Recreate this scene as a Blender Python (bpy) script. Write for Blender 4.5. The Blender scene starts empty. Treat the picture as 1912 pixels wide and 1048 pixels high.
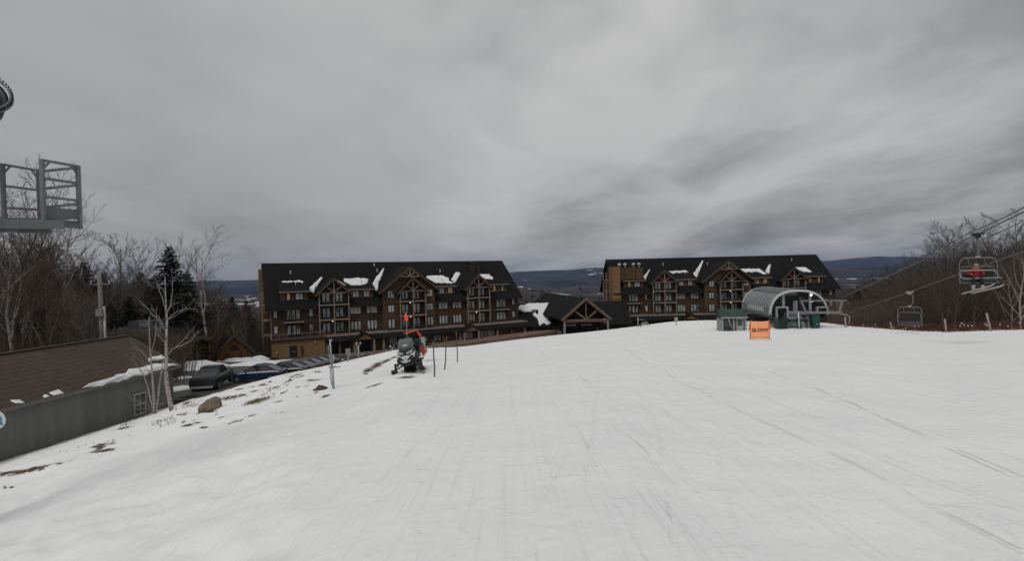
import bpy, bmesh, math, random
from mathutils import Vector, Matrix, noise
R = math.radians
random.seed(7)
scene = bpy.context.scene
COL = scene.collection
F = 960.0                      # focal length in photo pixels (photo 1912 wide)
PITCH = R(-0.835); ROLL = R(-1.4)

# ------------------------------------------------------------------ camera
cam_d = bpy.data.cameras.new('camera'); cam = bpy.data.objects.new('camera', cam_d); COL.objects.link(cam)
cam_d.sensor_width = 36; cam_d.lens = 36*F/1912; cam_d.clip_start = 0.1; cam_d.clip_end = 40000
CR = Matrix.Rotation(R(90)+PITCH, 3, 'X') @ Matrix.Rotation(ROLL, 3, 'Z')
cam.matrix_world = CR.to_4x4()
scene.camera = cam
def ray(px, py):
    v = CR @ Vector(((px-956)/F, (524-py)/F, -1)); return v / v.y
def at(px, py, Y):
    """world point seen at photo pixel (px,py) at depth Y"""
    return ray(px, py) * Y

# ------------------------------------------------------------------ materials
MATS = {}
def mat(name, col, rough=0.8, metal=0.0, spec=0.3, var=0.0, vscale=2.0, bump=0.0, bscale=20.0, stretch=(1,1,1), emit=None):
    if name in MATS: return MATS[name]
    m = bpy.data.materials.new(name); m.use_nodes = True
    nt = m.node_tree; b = nt.nodes['Principled BSDF']
    b.inputs['Base Color'].default_value = (*col, 1); b.inputs['Roughness'].default_value = rough
    b.inputs['Metallic'].default_value = metal; b.inputs['Specular IOR Level'].default_value = spec
    if emit:
        b.inputs['Emission Color'].default_value = (*emit[:3], 1); b.inputs['Emission Strength'].default_value = emit[3]
    if var or bump:
        tc = nt.nodes.new('ShaderNodeTexCoord'); mp = nt.nodes.new('ShaderNodeMapping')
        mp.inputs['Scale'].default_value = stretch
        nt.links.new(tc.outputs['Object'], mp.inputs['Vector'])
    if var:
        n = nt.nodes.new('ShaderNodeTexNoise'); n.inputs['Scale'].default_value = vscale; n.inputs['Detail'].default_value = 5
        n.inputs['Roughness'].default_value = .65
        nt.links.new(mp.outputs['Vector'], n.inputs['Vector'])
        r = nt.nodes.new('ShaderNodeValToRGB')
        r.color_ramp.elements[0].position = .3; r.color_ramp.elements[1].position = .7
        r.color_ramp.elements[0].color = (*[c*(1-var) for c in col], 1)
        r.color_ramp.elements[1].color = (*[min(1, c*(1+var)) for c in col], 1)
        nt.links.new(n.outputs['Fac'], r.inputs['Fac']); nt.links.new(r.outputs['Color'], b.inputs['Base Color'])
    if bump:
        n2 = nt.nodes.new('ShaderNodeTexNoise'); n2.inputs['Scale'].default_value = bscale; n2.inputs['Detail'].default_value = 4
        nt.links.new(mp.outputs['Vector'], n2.inputs['Vector'])
        bp = nt.nodes.new('ShaderNodeBump'); bp.inputs['Strength'].default_value = bump; bp.inputs['Distance'].default_value = .05
        nt.links.new(n2.outputs['Fac'], bp.inputs['Height']); nt.links.new(bp.outputs['Normal'], b.inputs['Normal'])
    MATS[name] = m; return m

class NT:
    """tiny node helper"""
    def __init__(s, m): s.t = m.node_tree; s.n = s.t.nodes; s.l = s.t.links
    def add(s, typ, **kw):
        n = s.n.new(typ)
        for k, v in kw.items(): setattr(n, k, v)
        return n
    def link(s, a, b): s.l.new(a, b)
    def math(s, op, a, b=None, c=None, clamp=False):
        n = s.n.new('ShaderNodeMath'); n.operation = op; n.use_clamp = clamp
        for i, v in enumerate((a, b, c)):
            if v is None: continue
            if isinstance(v, (int, float)): n.inputs[i].default_value = v
            else: s.l.new(v, n.inputs[i])
        return n.outputs[0]
    def noise(s, vec, scale, detail=4, rough=.5):
        n = s.n.new('ShaderNodeTexNoise'); n.inputs['Scale'].default_value = scale
        n.inputs['Detail'].default_value = detail; n.inputs['Roughness'].default_value = rough
        s.l.new(vec, n.inputs['Vector']); return n.outputs['Fac']
    def mapping(s, vec, scale=(1,1,1), rot=(0,0,0), loc=(0,0,0)):
        n = s.n.new('ShaderNodeMapping'); n.inputs['Scale'].default_value = scale
        n.inputs['Rotation'].default_value = rot; n.inputs['Location'].default_value = loc
        s.l.new(vec, n.inputs['Vector']); return n.outputs['Vector']
    def ramp(s, fac, stops):
        n = s.n.new('ShaderNodeValToRGB'); cr = n.color_ramp
        while len(cr.elements) < len(stops): cr.elements.new(.5)
        for e, (p, c) in zip(cr.elements, stops):
            e.position = p; e.color = (*c, 1) if len(c) == 3 else c
        s.l.new(fac, n.inputs['Fac']); return n.outputs['Color']
    def mix(s, fac, a, b):
        n = s.n.new('ShaderNodeMix'); n.data_type = 'RGBA'
        s.l.new(fac, n.inputs[0]) if not isinstance(fac, (int, float)) else setattr(n.inputs[0], 'default_value', fac)
        for v, i in ((a, 6), (b, 7)):
            if isinstance(v, tuple): n.inputs[i].default_value = (*v, 1)
            else: s.l.new(v, n.inputs[i])
        return n.outputs[2]

# ------------------------------------------------------------------ mesh builder
class MB:
    def __init__(s, M=None): s.v = []; s.f = []; s.M = M; s.sm = []
    def P(s, p):
        p = Vector(p); s.v.append(s.M @ p if s.M else p); return len(s.v)-1
    def face(s, ids, sm=False): s.f.append(tuple(ids)); s.sm.append(sm)
    def poly(s, pts, sm=False): s.face([s.P(p) for p in pts], sm)
    def box(s, a, b):
        (x0,y0,z0),(x1,y1,z1) = a, b
        i = [s.P(p) for p in ((x0,y0,z0),(x1,y0,z0),(x1,y1,z0),(x0,y1,z0),(x0,y0,z1),(x1,y0,z1),(x1,y1,z1),(x0,y1,z1))]
        for q in ((0,3,2,1),(4,5,6,7),(0,1,5,4),(1,2,6,5),(2,3,7,6),(3,0,4,7)): s.face([i[k] for k in q])
        return s
    def prism(s, pts, ext):
        """planar polygon pts extruded by vector ext"""
        e = Vector(ext); n = len(pts)
        a = [s.P(p) for p in pts]; b = [s.P(Vector(p)+e) for p in pts]
        s.face(a[::-1]); s.face(b)
        for i in range(n): s.face((a[i], a[(i+1)%n], b[(i+1)%n], b[i]))
        return s
    def bar(s, p, q, w=.1, h=None, up=(0,0,1)):
        """rectangular bar from p to q"""
        h = h or w; p = Vector(p); q = Vector(q); d = (q-p).normalized(); u = Vector(up)
        if abs(d.dot(u)) > .97: u = Vector((0,1,0)) if abs(d.y) < .9 else Vector((1,0,0))
        r = d.cross(u).normalized(); t = r.cross(d)
        i = []
        for c in (p, q):
            for a, b in ((-1,-1),(1,-1),(1,1),(-1,1)): i.append(s.P(c + r*a*w/2 + t*b*h/2))
        for f in ((0,1,2,3),(7,6,5,4),(0,4,5,1),(1,5,6,2),(2,6,7,3),(3,7,4,0)): s.face([i[k] for k in f])
        return s
    def tube(s, pts, rad, n=8, cap=True, sm=True):
        pts = [Vector(p) for p in pts]
        if not isinstance(rad, (list, tuple)): rad = [rad]*len(pts)
        rings = []; u = None
        for k, p in enumerate(pts):
            d = (pts[min(k+1, len(pts)-1)] - pts[max(k-1, 0)])
            if d.length < 1e-9: d = Vector((0,0,1))
            d.normalize()
            if u is None: u = d.orthogonal().normalized()
            else:
                u = u - d*u.dot(d)
                u = u.normalized() if u.length > 1e-6 else d.orthogonal().normalized()
            w = d.cross(u)
            rings.append([s.P(p + (u*math.cos(2*math.pi*j/n) + w*math.sin(2*math.pi*j/n))*rad[k]) for j in range(n)])
        for a, b in zip(rings, rings[1:]):
            for j in range(n): s.face((a[j], a[(j+1)%n], b[(j+1)%n], b[j]), sm)
        if cap: s.face(rings[0][::-1]); s.face(rings[-1])
        return s
    def loft(s, rings, sm=False, cap=True, closed=True):
        ids = [[s.P(p) for p in r] for r in rings]; n = len(ids[0])
        for a, b in zip(ids, ids[1:]):
            for j in range(n if closed else n-1): s.face((a[j], a[(j+1)%n], b[(j+1)%n], b[j]), sm)
        if cap: s.face(ids[0][::-1]); s.face(ids[-1])
        return s
    def blob(s, c, r, seed=0, amp=.25, nu=14, nv=9, freq=1.2):
        c = Vector(c); ids = []
        for i in range(nv+1):
            th = math.pi*i/nv; row = []
            for j in range(nu):
                ph = 2*math.pi*j/nu
                d = Vector((math.sin(th)*math.cos(ph), math.sin(th)*math.sin(ph), math.cos(th)))
                k = 1 + amp*noise.noise(d*freq + Vector((seed*7.3, seed*1.7, 3)))*2
                row.append(s.P(c + Vector((d.x*r[0]*k, d.y*r[1]*k, d.z*r[2]*k))))
            ids.append(row)
        for a, b in zip(ids, ids[1:]):
            for j in range(nu): s.face((a[j], b[j], b[(j+1)%nu], a[(j+1)%nu]), True)
        return s
    def build(s, name, material, parent=None, **props):
        me = bpy.data.meshes.new(name); me.from_pydata([tuple(v) for v in s.v], [], s.f)
        me.polygons.foreach_set('use_smooth', s.sm); me.update()
        bm = bmesh.new(); bm.from_mesh(me); bmesh.ops.recalc_face_normals(bm, faces=bm.faces); bm.to_mesh(me); bm.free()
        me.materials.append(material)
        o = bpy.data.objects.new(name, me); COL.objects.link(o)
        if parent: o.parent = parent
        for k, v in props.items(): o[k] = v
        return o

def thing(name, label, cat, loc=(0,0,0), rz=0, group=None):
    o = bpy.data.objects.new(name, None); COL.objects.link(o); o.empty_display_size = .2
    o.location = loc; o.rotation_euler = (0,0,rz); o['label'] = label; o['category'] = cat
    if group: o['group'] = group
    return o
def tag(o, label=None, cat=None, group=None, kind=None):
    if label: o['label'] = label
    if cat: o['category'] = cat
    if group: o['group'] = group
    if kind: o['kind'] = kind
    return o
def dup(root, loc=None, rz=None, sc=None, label=None):
    r = root.copy(); COL.objects.link(r)
    if loc is not None: r.location = loc
    if rz is not None: r.rotation_euler = (r.rotation_euler[0], r.rotation_euler[1], rz)
    if sc is not None: r.scale = (sc, sc, sc) if not hasattr(sc, '__len__') else sc
    if label: r['label'] = label
    for ch in list(root.children):
        c = ch.copy(); COL.objects.link(c); c.parent = r
        for g in ch.children:
            d = g.copy(); COL.objects.link(d); d.parent = c
    return r

# ------------------------------------------------------------------ terrain functions
def smooth(t): t = max(0, min(1, t)); return t*t*(3-2*t)
def interp(tab, x):
    if x <= tab[0][0]: return tab[0][1]
    for (x0, y0), (x1, y1) in zip(tab, tab[1:]):
        if x <= x1: return y0 + (y1-y0)*(x-x0)/(x1-x0)
    return tab[-1][1]
# photo px of azimuth : (depth of crest, slope angle at crest, depth of mid point, angle there or None)
CREST = [(-400,20,.46),(-150,24,.385),(0,27,.338),(100,29.5,.3085),(200,32.5,.278),(262,34.6,.26),(310,36.5,.2425),(340,36.5,.233),(380,35.5,.2255),
 (430,35,.2104),(475,35.5,.198),(520,36,.187),(600,38,.1725),(680,43,.1557),(740,49,.1430),(800,50,.1425),(860,51,.1415),(960,58,.130),
 (1050,62,.122),(1130,66,.1156),(1200,68,.1082),(1250,70,.1022),(1330,70,.1013),(1400,70,.1052),(1540,66,.1115),
 (1620,58,.1232),(1700,48,.1315),(1765,45,.136),(1850,43,.1345),(1912,42,.1348),(2200,40,.137)]
YC = [(c[0], c[1]) for c in CREST]; AC = [(c[0], c[2]) for c in CREST]
def kmid(px):   # weight of the flat lift-terminal bench
    return smooth((px-1120)/160) * (1-smooth((px-1540)/110))
def slope_z(x, y):
    """height of the ski slope (before the crest)"""
    r = math.hypot(x, y)
    az = math.atan2(x, max(y, 1e-6)) if y > 0 else math.copysign(math.pi/2, x if x else 1)
    az = max(R(-54), min(R(54), az)); t = math.tan(az)
    px = 956 + F*t
    Y = y if (y > 0 and abs(t) < 1.37) else r*math.cos(az)
    yc = interp(YC, px); ac = interp(AC, px)
    ac = sum(interp(AC, px+d) for d in (-18,-9,0,9,18))/5 if px < 1900 else ac
    yc = sum(interp(YC, px+d) for d in (-30,-15,0,15,30))/5
    w = kmid(px)
    a_lin = ac - 2/yc
    h = 2 + a_lin*Y
    if w > 0:
        am = .1225; YM = 60.5; a1 = am - 2/YM
        h2 = 2 + a1*Y if Y < YM else am*YM + (ac*yc - am*YM)*min(1.4, (Y-YM)/max(yc-YM, 6))
        h = h*(1-w) + h2*w
    if y < 0: h = 2 + (h-2)*.3
    over = (Y - yc)
    if over > 0:
        h += over*(.12+.2*smooth((700-px)/200)) + min(over, 30)**1.6*.045*(1-.5*w)
    return -h, Y/yc, px
def lower_z(x, y):
    """ground below: parking lot, hotel terrace, forest, valley"""
    if y < 38: z = -8.5 - .25*(38-y)
    else: z = interp([(38,-8.5),(46,-9.1),(64,-11.0),(98,-15.05)], y)
    d = max(0, y-160)
    z -= interp([(0,0),(100,9),(300,25),(700,48),(1800,78),(4000,100),(8000,112),(12000,118)], d)
    # the land falls away to the right and, farther off, to the left
    z -= .17*max(0, x-92)*math.exp(-max(0, x-92)/260.0)*1.0 if y > 60 else 0
    if x < -70: z -= min(14, .10*(-70-x))*smooth((y-60)/60)
    if y > 120: z += 2.2*noise.noise(Vector((x/90, y/90, 0)))*smooth((y-150)/200) * min(1+y/900, 5)
    return z
def ground_at(px, py, lift=0.0):
    """point of the ski slope seen at photo pixel"""
    d = ray(px, py); lo, hi = 1.0, 110.0; Y = 1.0
    prev = None
    while Y < 110:
        p = d*Y; g = slope_z(p.x, p.y)[0]
        if p.z <= g:
            lo, hi = Y-.5, Y
            for _ in range(24):
                m = (lo+hi)/2; p = d*m
                if p.z <= slope_z(p.x, p.y)[0]: hi = m
                else: lo = m
            p = d*hi; return Vector((p.x, p.y, slope_z(p.x, p.y)[0]+lift))
        Y += .5
    p = d*60; return Vector((p.x, p.y, slope_z(p.x, p.y)[0]+lift))
def slope_pt(px, Y, lift=0.0):
    x = (px-956)/F*Y; return Vector((x, Y, slope_z(x, Y)[0]+lift))
def low_pt(px, Y, lift=0.0):
    x = (px-956)/F*Y; return Vector((x, Y, lower_z(x, Y)+lift))

# bare earth patches on the snow: photo centre, half sizes (px), angle
BARE = [(60,878,70,5,-12),(20,884,40,5,-8),(10,911,6,3,0),(190,833,24,5,-12),(195,842,30,3,-8),(230,800,24,2,-10),(350,794,16,3,-8),(380,799,9,2.5,0),(442,787,16,3,-10),
 (425,792,8,2,0),(470,777,10,2.5,-8),(430,742,20,3,-4),(455,738,12,2,0),(415,747,10,2,0),(340,775,16,2,0),(300,786,20,1.5,0),(490,718,14,1.5,-20),(560,690,10,2,-20),
 (590,677,10,1.5,-12),(545,704,8,2,-30),(475,731,12,1.5,-10),(520,771,22,1,-4),(735,668,9,2,-22),(720,675,12,3.5,-24),(703,683,16,6.5,-26),(688,692,12,5,-12),(683,699,6,2,0),(600,671,8,2,-10),(845,647,14,1.5,-6),
 (700,720,26,1.6,-18),(760,705,22,2.5,-5),(390,770,22,2,-3),(1160,0,1,1,0)]
SNOW = None
_b = random.Random(41)
for _i in range(46):
    _x = _b.uniform(330, 640); _y = interp([(330,752),(380,745),(430,727),(520,703),(600,686),(640,678)], _x) + abs(_b.gauss(0,26)) + 3
    BARE.append((_x, _y, _b.uniform(3,13), _b.uniform(.8,2.0), _b.uniform(-24,0)))
def bare_amount(x, y, z):
    # where the point lies in the photo
    if y < 3: return 0
    v = CR.transposed() @ Vector((x, y, z))
    if v.z >= -1: return 0
    px = 956 + F*v.x/-v.z; py = 524 - F*v.y/-v.z
    if px > 900: return 0
    best = 0
    for cx, cy, a, b, an in BARE:
        if abs(px-cx) > a*2.2 or abs(py-cy) > a*1.2+b*2: continue
        c, s_ = math.cos(R(an)), math.sin(R(an)); dx, dy = px-cx, py-cy
        u = (dx*c + dy*s_)/a; w = (-dx*s_ + dy*c)/b
        best = max(best, 1 - (u*u+w*w)**.5*.5)
    return best
# ------------------------------------------------------------------ world and sun
W = bpy.data.worlds.new('World'); scene.world = W; W.use_nodes = True
n = NT(W); bg = W.node_tree.nodes['Background']
sky = n.add('ShaderNodeTexSky', sky_type='NISHITA', sun_disc=False, sun_elevation=R(48), sun_rotation=R(150))
sky.air_density = 1; sky.dust_density = 3
skyc = n.add('ShaderNodeMix', data_type='RGBA', blend_type='MULTIPLY'); skyc.inputs[0].default_value = 1
n.link(sky.outputs[0], skyc.inputs[6]); skyc.inputs[7].default_value = (.9,.9,.9,1)
tc = n.add('ShaderNodeTexCoord'); sx = n.add('ShaderNodeSeparateXYZ'); n.link(tc.outputs['Generated'], sx.inputs[0])
zz = n.math('MAXIMUM', sx.outputs[2], 0.0)
zd = n.math('ADD', zz, .16)
cu = n.math('DIVIDE', sx.outputs[0], zd); cv = n.math('DIVIDE', sx.outputs[1], zd)
cmb = n.add('ShaderNodeCombineXYZ'); n.link(cu, cmb.inputs[0]); n.link(cv, cmb.inputs[1])
# warp a little, then streak the cloud deck along one wind direction
w1 = n.add('ShaderNodeTexNoise'); w1.inputs['Scale'].default_value = .8; w1.inputs['Detail'].default_value = 3
n.link(cmb.outputs[0], w1.inputs['Vector'])
wv = n.add('ShaderNodeVectorMath', operation='MULTIPLY_ADD'); n.link(w1.outputs['Color'], wv.inputs[0])
wv.inputs[1].default_value = (.9,.9,0); n.link(cmb.outputs[0], wv.inputs[2])
mA = n.mapping(wv.outputs[0], scale=(1.15,.5,1), rot=(0,0,R(8)), loc=(16.7,19.7,0))
mB = n.mapping(wv.outputs[0], scale=(2.5,1.6,1), rot=(0,0,R(12)), loc=(33.8,-6.2,0))
mC = n.mapping(wv.outputs[0], scale=(.33,.4,1), rot=(0,0,0), loc=(12.7,17.2,0))
nA = n.noise(mA, 1.0, 4, .48); nB = n.noise(mB, 1.0, 6, .55); nC = n.noise(mC, 1.0, 2, .5)
den = n.math('ADD', n.math('MULTIPLY', nA, .6), n.math('ADD', n.math('MULTIPLY', nB, .30), n.math('MULTIPLY', nC, .22)))
# contrast fades where the deck is smooth on the left of the view (a thicker, more even layer there)
smx = n.add('ShaderNodeMapRange'); smx.interpolation_type = 'SMOOTHSTEP'
n.link(n.math('DIVIDE', sx.outputs[0], n.math('MAXIMUM', sx.outputs[1], .2)), smx.inputs[0])
smx.inputs[1].default_value = -.4; smx.inputs[2].default_value = .25; smx.inputs[3].default_value = .3; smx.inputs[4].default_value = 1.08
cden = n.math('ADD', n.math('MULTIPLY', n.math('SUBTRACT', den, .55), smx.outputs[0]), .55)
gl = n.add('ShaderNodeVectorMath', operation='DOT_PRODUCT'); n.link(tc.outputs['Generated'], gl.inputs[0]); gl.inputs[1].default_value = (.04,.885,.463)
gm = n.add('ShaderNodeMapRange'); gm.interpolation_type = 'SMOOTHSTEP'; n.link(gl.outputs['Value'], gm.inputs[0])
gm.inputs[1].default_value = .80; gm.inputs[2].default_value = .995; gm.inputs[3].default_value = -.030; gm.inputs[4].default_value = .065
cden = n.math('ADD', cden, gm.outputs[0])   # the deck is thinner, hence brighter, ahead of the slope
cl = n.ramp(cden, [(.36,(.235,.236,.236)),(.48,(.338,.339,.338)),(.57,(.45,.449,.446)),(.68,(.56,.557,.552))])
# a slightly dimmer band towards the horizon on the right, brighter overhead
el = n.ramp(zz, [(0,(.72,.73,.75)),(.05,(.86,.86,.87)),(.2,(.92,.92,.92)),(.5,(1.05,1.05,1.05)),(1,(1.25,1.25,1.25))])
cm = n.add('ShaderNodeMix', data_type='RGBA', blend_type='MULTIPLY'); cm.inputs[0].default_value = 1
n.link(cl, cm.inputs[6]); n.link(el, cm.inputs[7])
# strength .1 on the Nishita sky; clouds are given ten times to match it
cs = n.add('ShaderNodeMix', data_type='RGBA', blend_type='MULTIPLY'); cs.inputs[0].default_value = 1
n.link(cm.outputs[2], cs.inputs[6]); cs.inputs[7].default_value = (10,10,10,1); cs.clamp_result = False
fin = n.mix(.95, skyc.outputs[2], cs.outputs[2])
n.link(fin, bg.inputs[0]); bg.inputs[1].default_value = .1
sun_d = bpy.data.lights.new('sun', 'SUN'); sun_d.energy = 1.2; sun_d.angle = R(30); sun_d.color = (1,.985,.96)
sun = bpy.data.objects.new('sun', sun_d); COL.objects.link(sun)
sun.rotation_euler = (R(36), 0, R(-25))
scene.view_settings.view_transform = 'Standard'; scene.view_settings.look = 'None'
scene.view_settings.exposure = 0; scene.view_settings.gamma = 1

# ------------------------------------------------------------------ snow material
def snow_material(name, bare=True, tracks=True):
    m = bpy.data.materials.new(name); m.use_nodes = True; n = NT(m); b = m.node_tree.nodes['Principled BSDF']
    b.inputs['Roughness'].default_value = .75; b.inputs['Specular IOR Level'].default_value = .15
    geo = n.add('ShaderNodeNewGeometry'); pos = geo.outputs['Position']
    col = n.ramp(n.noise(pos, .35, 5, .6), [(.3,(.80,.805,.803)),(.7,(.86,.863,.857))])
    # fine grime flecks
    fl = n.noise(pos, 9, 6, .7)
    flm = n.math('MULTIPLY', n.math('GREATER_THAN', fl, .71), .35)
    col = n.mix(flm, col, (.50,.48,.45))
    sep = n.add('ShaderNodeSeparateXYZ'); n.link(pos, sep.inputs[0]); X, Y = sep.outputs[0], sep.outputs[1]
    bp = n.add('ShaderNodeBump'); bp.inputs['Strength'].default_value = 1.0; bp.inputs['Distance'].default_value = 1.25
    h = n.math('MULTIPLY', n.noise(pos, 1.1, 3, .5), .06)
    h = n.math('ADD', h, n.math('MULTIPLY', n.noise(pos, 7, 3, .5), .006))
    lump = n.noise(pos, 3.2, 3, .5); h = n.math('ADD', h, n.math('MULTIPLY', n.math('SUBTRACT', lump, .56, clamp=True), .05))
    if tracks:
        wob = n.math('MULTIPLY', n.math('SUBTRACT', n.noise(pos, .25, 2), .5), 1.6)
        for ang, s, amp in ((0, 4.2, .034), (12, 2.6, .044), (-20, 2.2, .034), (-46, 2.0, .022), (4, 1.2, .07)):
            v = n.mapping(pos, rot=(0,0,R(ang)), scale=(s, .10, 0))
            nz_ = n.noise(v, 1.0, 3, .6); h = n.math('ADD', h, n.math('MULTIPLY', nz_, amp))
            st_ = nz_ if ang == 0 else n.math('ADD', st_, nz_)
        # single ski tracks: photo pixel start and end of each
        wob2 = n.math('MULTIPLY', n.math('SUBTRACT', n.noise(pos, .5, 2), .5), .5)
        dark = None
        for (x0,y0,x1,y1,w,dep) in TRACKS:
            a = ground_at(x0,y0); c = ground_at(x1,y1); d = (c-a); d.z = 0; L = d.length; d.normalize()
            nx, ny = -d.y, d.x
            off = n.math('ADD', n.math('ADD', n.math('MULTIPLY', X, nx), n.math('MULTIPLY', Y, ny)), -(nx*a.x+ny*a.y))
            off = n.math('ADD', off, n.math('MULTIPLY', wob2, .35))
            al = n.math('ADD', n.math('ADD', n.math('MULTIPLY', X, d.x), n.math('MULTIPLY', Y, d.y)), -(d.x*a.x+d.y*a.y))
            g = n.math('SUBTRACT', 1, n.math('DIVIDE', n.math('ABSOLUTE', off), w), clamp=True)
            e1 = n.math('MULTIPLY', n.math('GREATER_THAN', al, 0), n.math('LESS_THAN', al, L))
            brk = n.math('MULTIPLY', n.math('SUBTRACT', n.noise(pos, .9, 2), .30), 5, clamp=True)
            g = n.math('MULTIPLY', n.math('MULTIPLY', g, e1), brk)
            h = n.math('SUBTRACT', h, n.math('MULTIPLY', g, dep*.5))
            g2 = n.math('MULTIPLY', g, .04)
            dark = g2 if dark is None else n.math('MAXIMUM', dark, g2)
        col = n.mix(n.ramp(n.math('MULTIPLY', st_, .25), [(.44,(.10,.10,.10)),(.56,(0,0,0))]), col, (.60,.61,.62))
        col = n.mix(dark, col, (.52,.52,.50))
    n.link(h, bp.inputs['Height']); n.link(bp.outputs['Normal'], b.inputs['Normal'])
    if bare:
        at_ = n.add('ShaderNodeAttribute'); at_.attribute_name = 'bare'
        e = n.math('ADD', at_.outputs['Fac'], n.math('MULTIPLY', n.math('SUBTRACT', n.noise(pos, 3.0, 6, .78), .5), 1.9))
        msk = n.math('MULTIPLY', n.math('SUBTRACT', e, .55), 7, clamp=True)
        earth = n.ramp(n.noise(pos, 6, 5, .7), [(.3,(.035,.024,.018)),(.55,(.085,.058,.04)),(.75,(.16,.12,.075))])
        col = n.mix(msk, col, earth)
    n.link(col, b.inputs['Base Color'])
    return m
TRACKS = [(1165,655,1912,1022,.024,.03),(1168,655,1912,1030,.02,.02),(1430,690,1912,888,.024,.03),(1520,725,1912,898,.02,.03),
 (1330,830,1372,985,.045,.014),(1460,915,1490,985,.05,.010),(1830,962,1905,1003,.035,.02),(1560,695,1800,755,.02,.02),
 (1170,815,1210,850,.02,.02),(1420,740,1640,830,.02,.02),(1172,880,1178,985,.05,.008),(1640,850,1912,912,.02,.015),
 (600,800,690,735,.13,.03),(900,795,1040,760,.06,.02),(1000,960,1060,840,.06,.02),(950,700,985,905,.05,.02),(1120,690,1090,900,.05,.018),(1230,800,1255,1010,.05,.018),(700,905,820,800,.06,.02),(560,860,700,790,.06,.02),(1000,720,1020,860,.06,.015),(860,1000,900,880,.06,.018),(1380,700,1912,860,.022,.02)]
SNOW = snow_material('snow')

def polar_mesh(name, material, rs, azs, fz, parent=None, bare=False):
    me = bpy.data.meshes.new(name); V = []; Fc = []; A = []
    for r in rs:
        for az in azs:
            x, y = r*math.sin(az), r*math.cos(az)
            z = fz(x, y); V.append((x, y, z))
            if bare: A.append(bare_amount(x, y, z))
    na = len(azs)
    for i in range(len(rs)-1):
        for j in range(na-1):
            a = i*na+j; Fc.append((a, a+1, a+na+1, a+na))
    me.from_pydata(V, [], Fc); me.polygons.foreach_set('use_smooth', [True]*len(Fc)); me.update()
    if bare:
        at_ = me.attributes.new('bare', 'FLOAT', 'POINT'); at_.data.foreach_set('value', A)
    me.materials.append(material)
    o = bpy.data.objects.new(name, me); COL.objects.link(o)
    return o
def slope_mesh_z(x, y):
    z, k, px = slope_z(x, y)
    # ruts and lumps, stronger on the left bank, small near the crest line so that the skyline stays put
    r = math.hypot(x, y)
    amp = .045 + .05*smooth((700-px)/400)
    if k > .8: amp *= max(.25, 1-(k-.8)*4)
    z += amp*noise.noise(Vector((x*.45, y*.32, 0)))*1.6 + .35*amp*noise.noise(Vector((x*1.6, y*1.1, 5)))
    if px < 620: z += (.08*noise.noise(Vector((x*2.2, y*2.2, 9)))+.09*noise.noise(Vector((x*.9, y*.9, 19))))*smooth((640-px)/200)*(.5 if k>.9 else 1)
    return z
azs = [R(-180+4*i) for i in range(30)] + [R(-60 + .22*i) for i in range(int(114/.22))] + [R(54.2)] + [R(58+4*i) for i in range(31)] 
rs = [.4]; 
while rs[-1] < 100: rs.append(rs[-1]*1.0125 + .02)
slope = polar_mesh('snow_slope', SNOW, rs, azs, slope_mesh_z, bare=True); tag(slope, kind='structure')

# lower land : one sheet to the horizon
m = bpy.data.materials.new('far_land'); m.use_nodes = True; n = NT(m); b = m.node_tree.nodes['Principled BSDF']
b.inputs['Roughness'].default_value = .95; b.inputs['Specular IOR Level'].default_value = .1
geo = n.add('ShaderNodeNewGeometry'); pos = geo.outputs['Position']
sep = n.add('ShaderNodeSeparateXYZ'); n.link(pos, sep.inputs[0])
forest = n.ramp(n.noise(pos, .006, 9, .75), [(.36,(.009,.012,.014)),(.5,(.035,.033,.030)),(.64,(.085,.073,.062))])
near = n.ramp(n.noise(pos, .6, 6, .7), [(.3,(.025,.019,.015)),(.7,(.07,.052,.04))])
dist = n.math('MULTIPLY', n.math('SUBTRACT', sep.outputs[1], 140), 1/200, clamp=True)
base = n.mix(dist, near, forest)
# open snowy fields and frozen ponds far off
v = n.mapping(pos, scale=(.0011,.0011,0)); f1 = n.noise(v, 1.0, 6, .62)
v2 = n.mapping(pos, scale=(.010,.006,0)); f2 = n.noise(v2, 1.0, 4, .7)
fm = n.math('MULTIPLY', n.math('GREATER_THAN', n.math('ADD', f1, n.math('MULTIPLY', f2, .4)), .812), n.math('GREATER_THAN', sep.outputs[1], 600))
v3 = n.mapping(pos, scale=(.03,.02,0)); f3 = n.noise(v3, 1.0, 2, .5)
fm2 = n.math('MULTIPLY', n.math('GREATER_THAN', f3, .72), n.math('GREATER_THAN', sep.outputs[1], 500))
base = n.mix(n.math('MULTIPLY', fm2, .5), base, (.4,.4,.4))
base = n.mix(fm, base, (.75,.77,.8))
# patches of old snow on the near forest floor
f4 = n.noise(pos, .12, 5, .65)
fm3 = n.math('MULTIPLY', n.math('GREATER_THAN', f4, .60), n.math('SUBTRACT', 1, dist, clamp=True))
base = n.mix(fm3, base, (.66,.68,.70))
n.link(base, b.inputs['Base Color'])
bp = n.add('ShaderNodeBump'); bp.inputs['Distance'].default_value = 3; bp.inputs['Strength'].default_value = .8
n.link(n.noise(pos, .08, 5, .7), bp.inputs['Height']); n.link(bp.outputs['Normal'], b.inputs['Normal'])
FAR = m
rs2 = [.5, 6, 12, 18, 24, 28, 32, 36, 38]
while rs2[-1] < 12500: rs2.append(rs2[-1]*1.028 + .6)
azl = [R(-180+5*i) for i in range(23)] + [R(-66+.75*i) for i in range(177)] + [R(68+4*i) for i in range(29)]
low = polar_mesh('valley_ground', FAR, rs2, azl, lambda x, y: lower_z(x, y) if y > 0 else lower_z(x, 1)-.5); tag(low, kind='structure')

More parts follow.
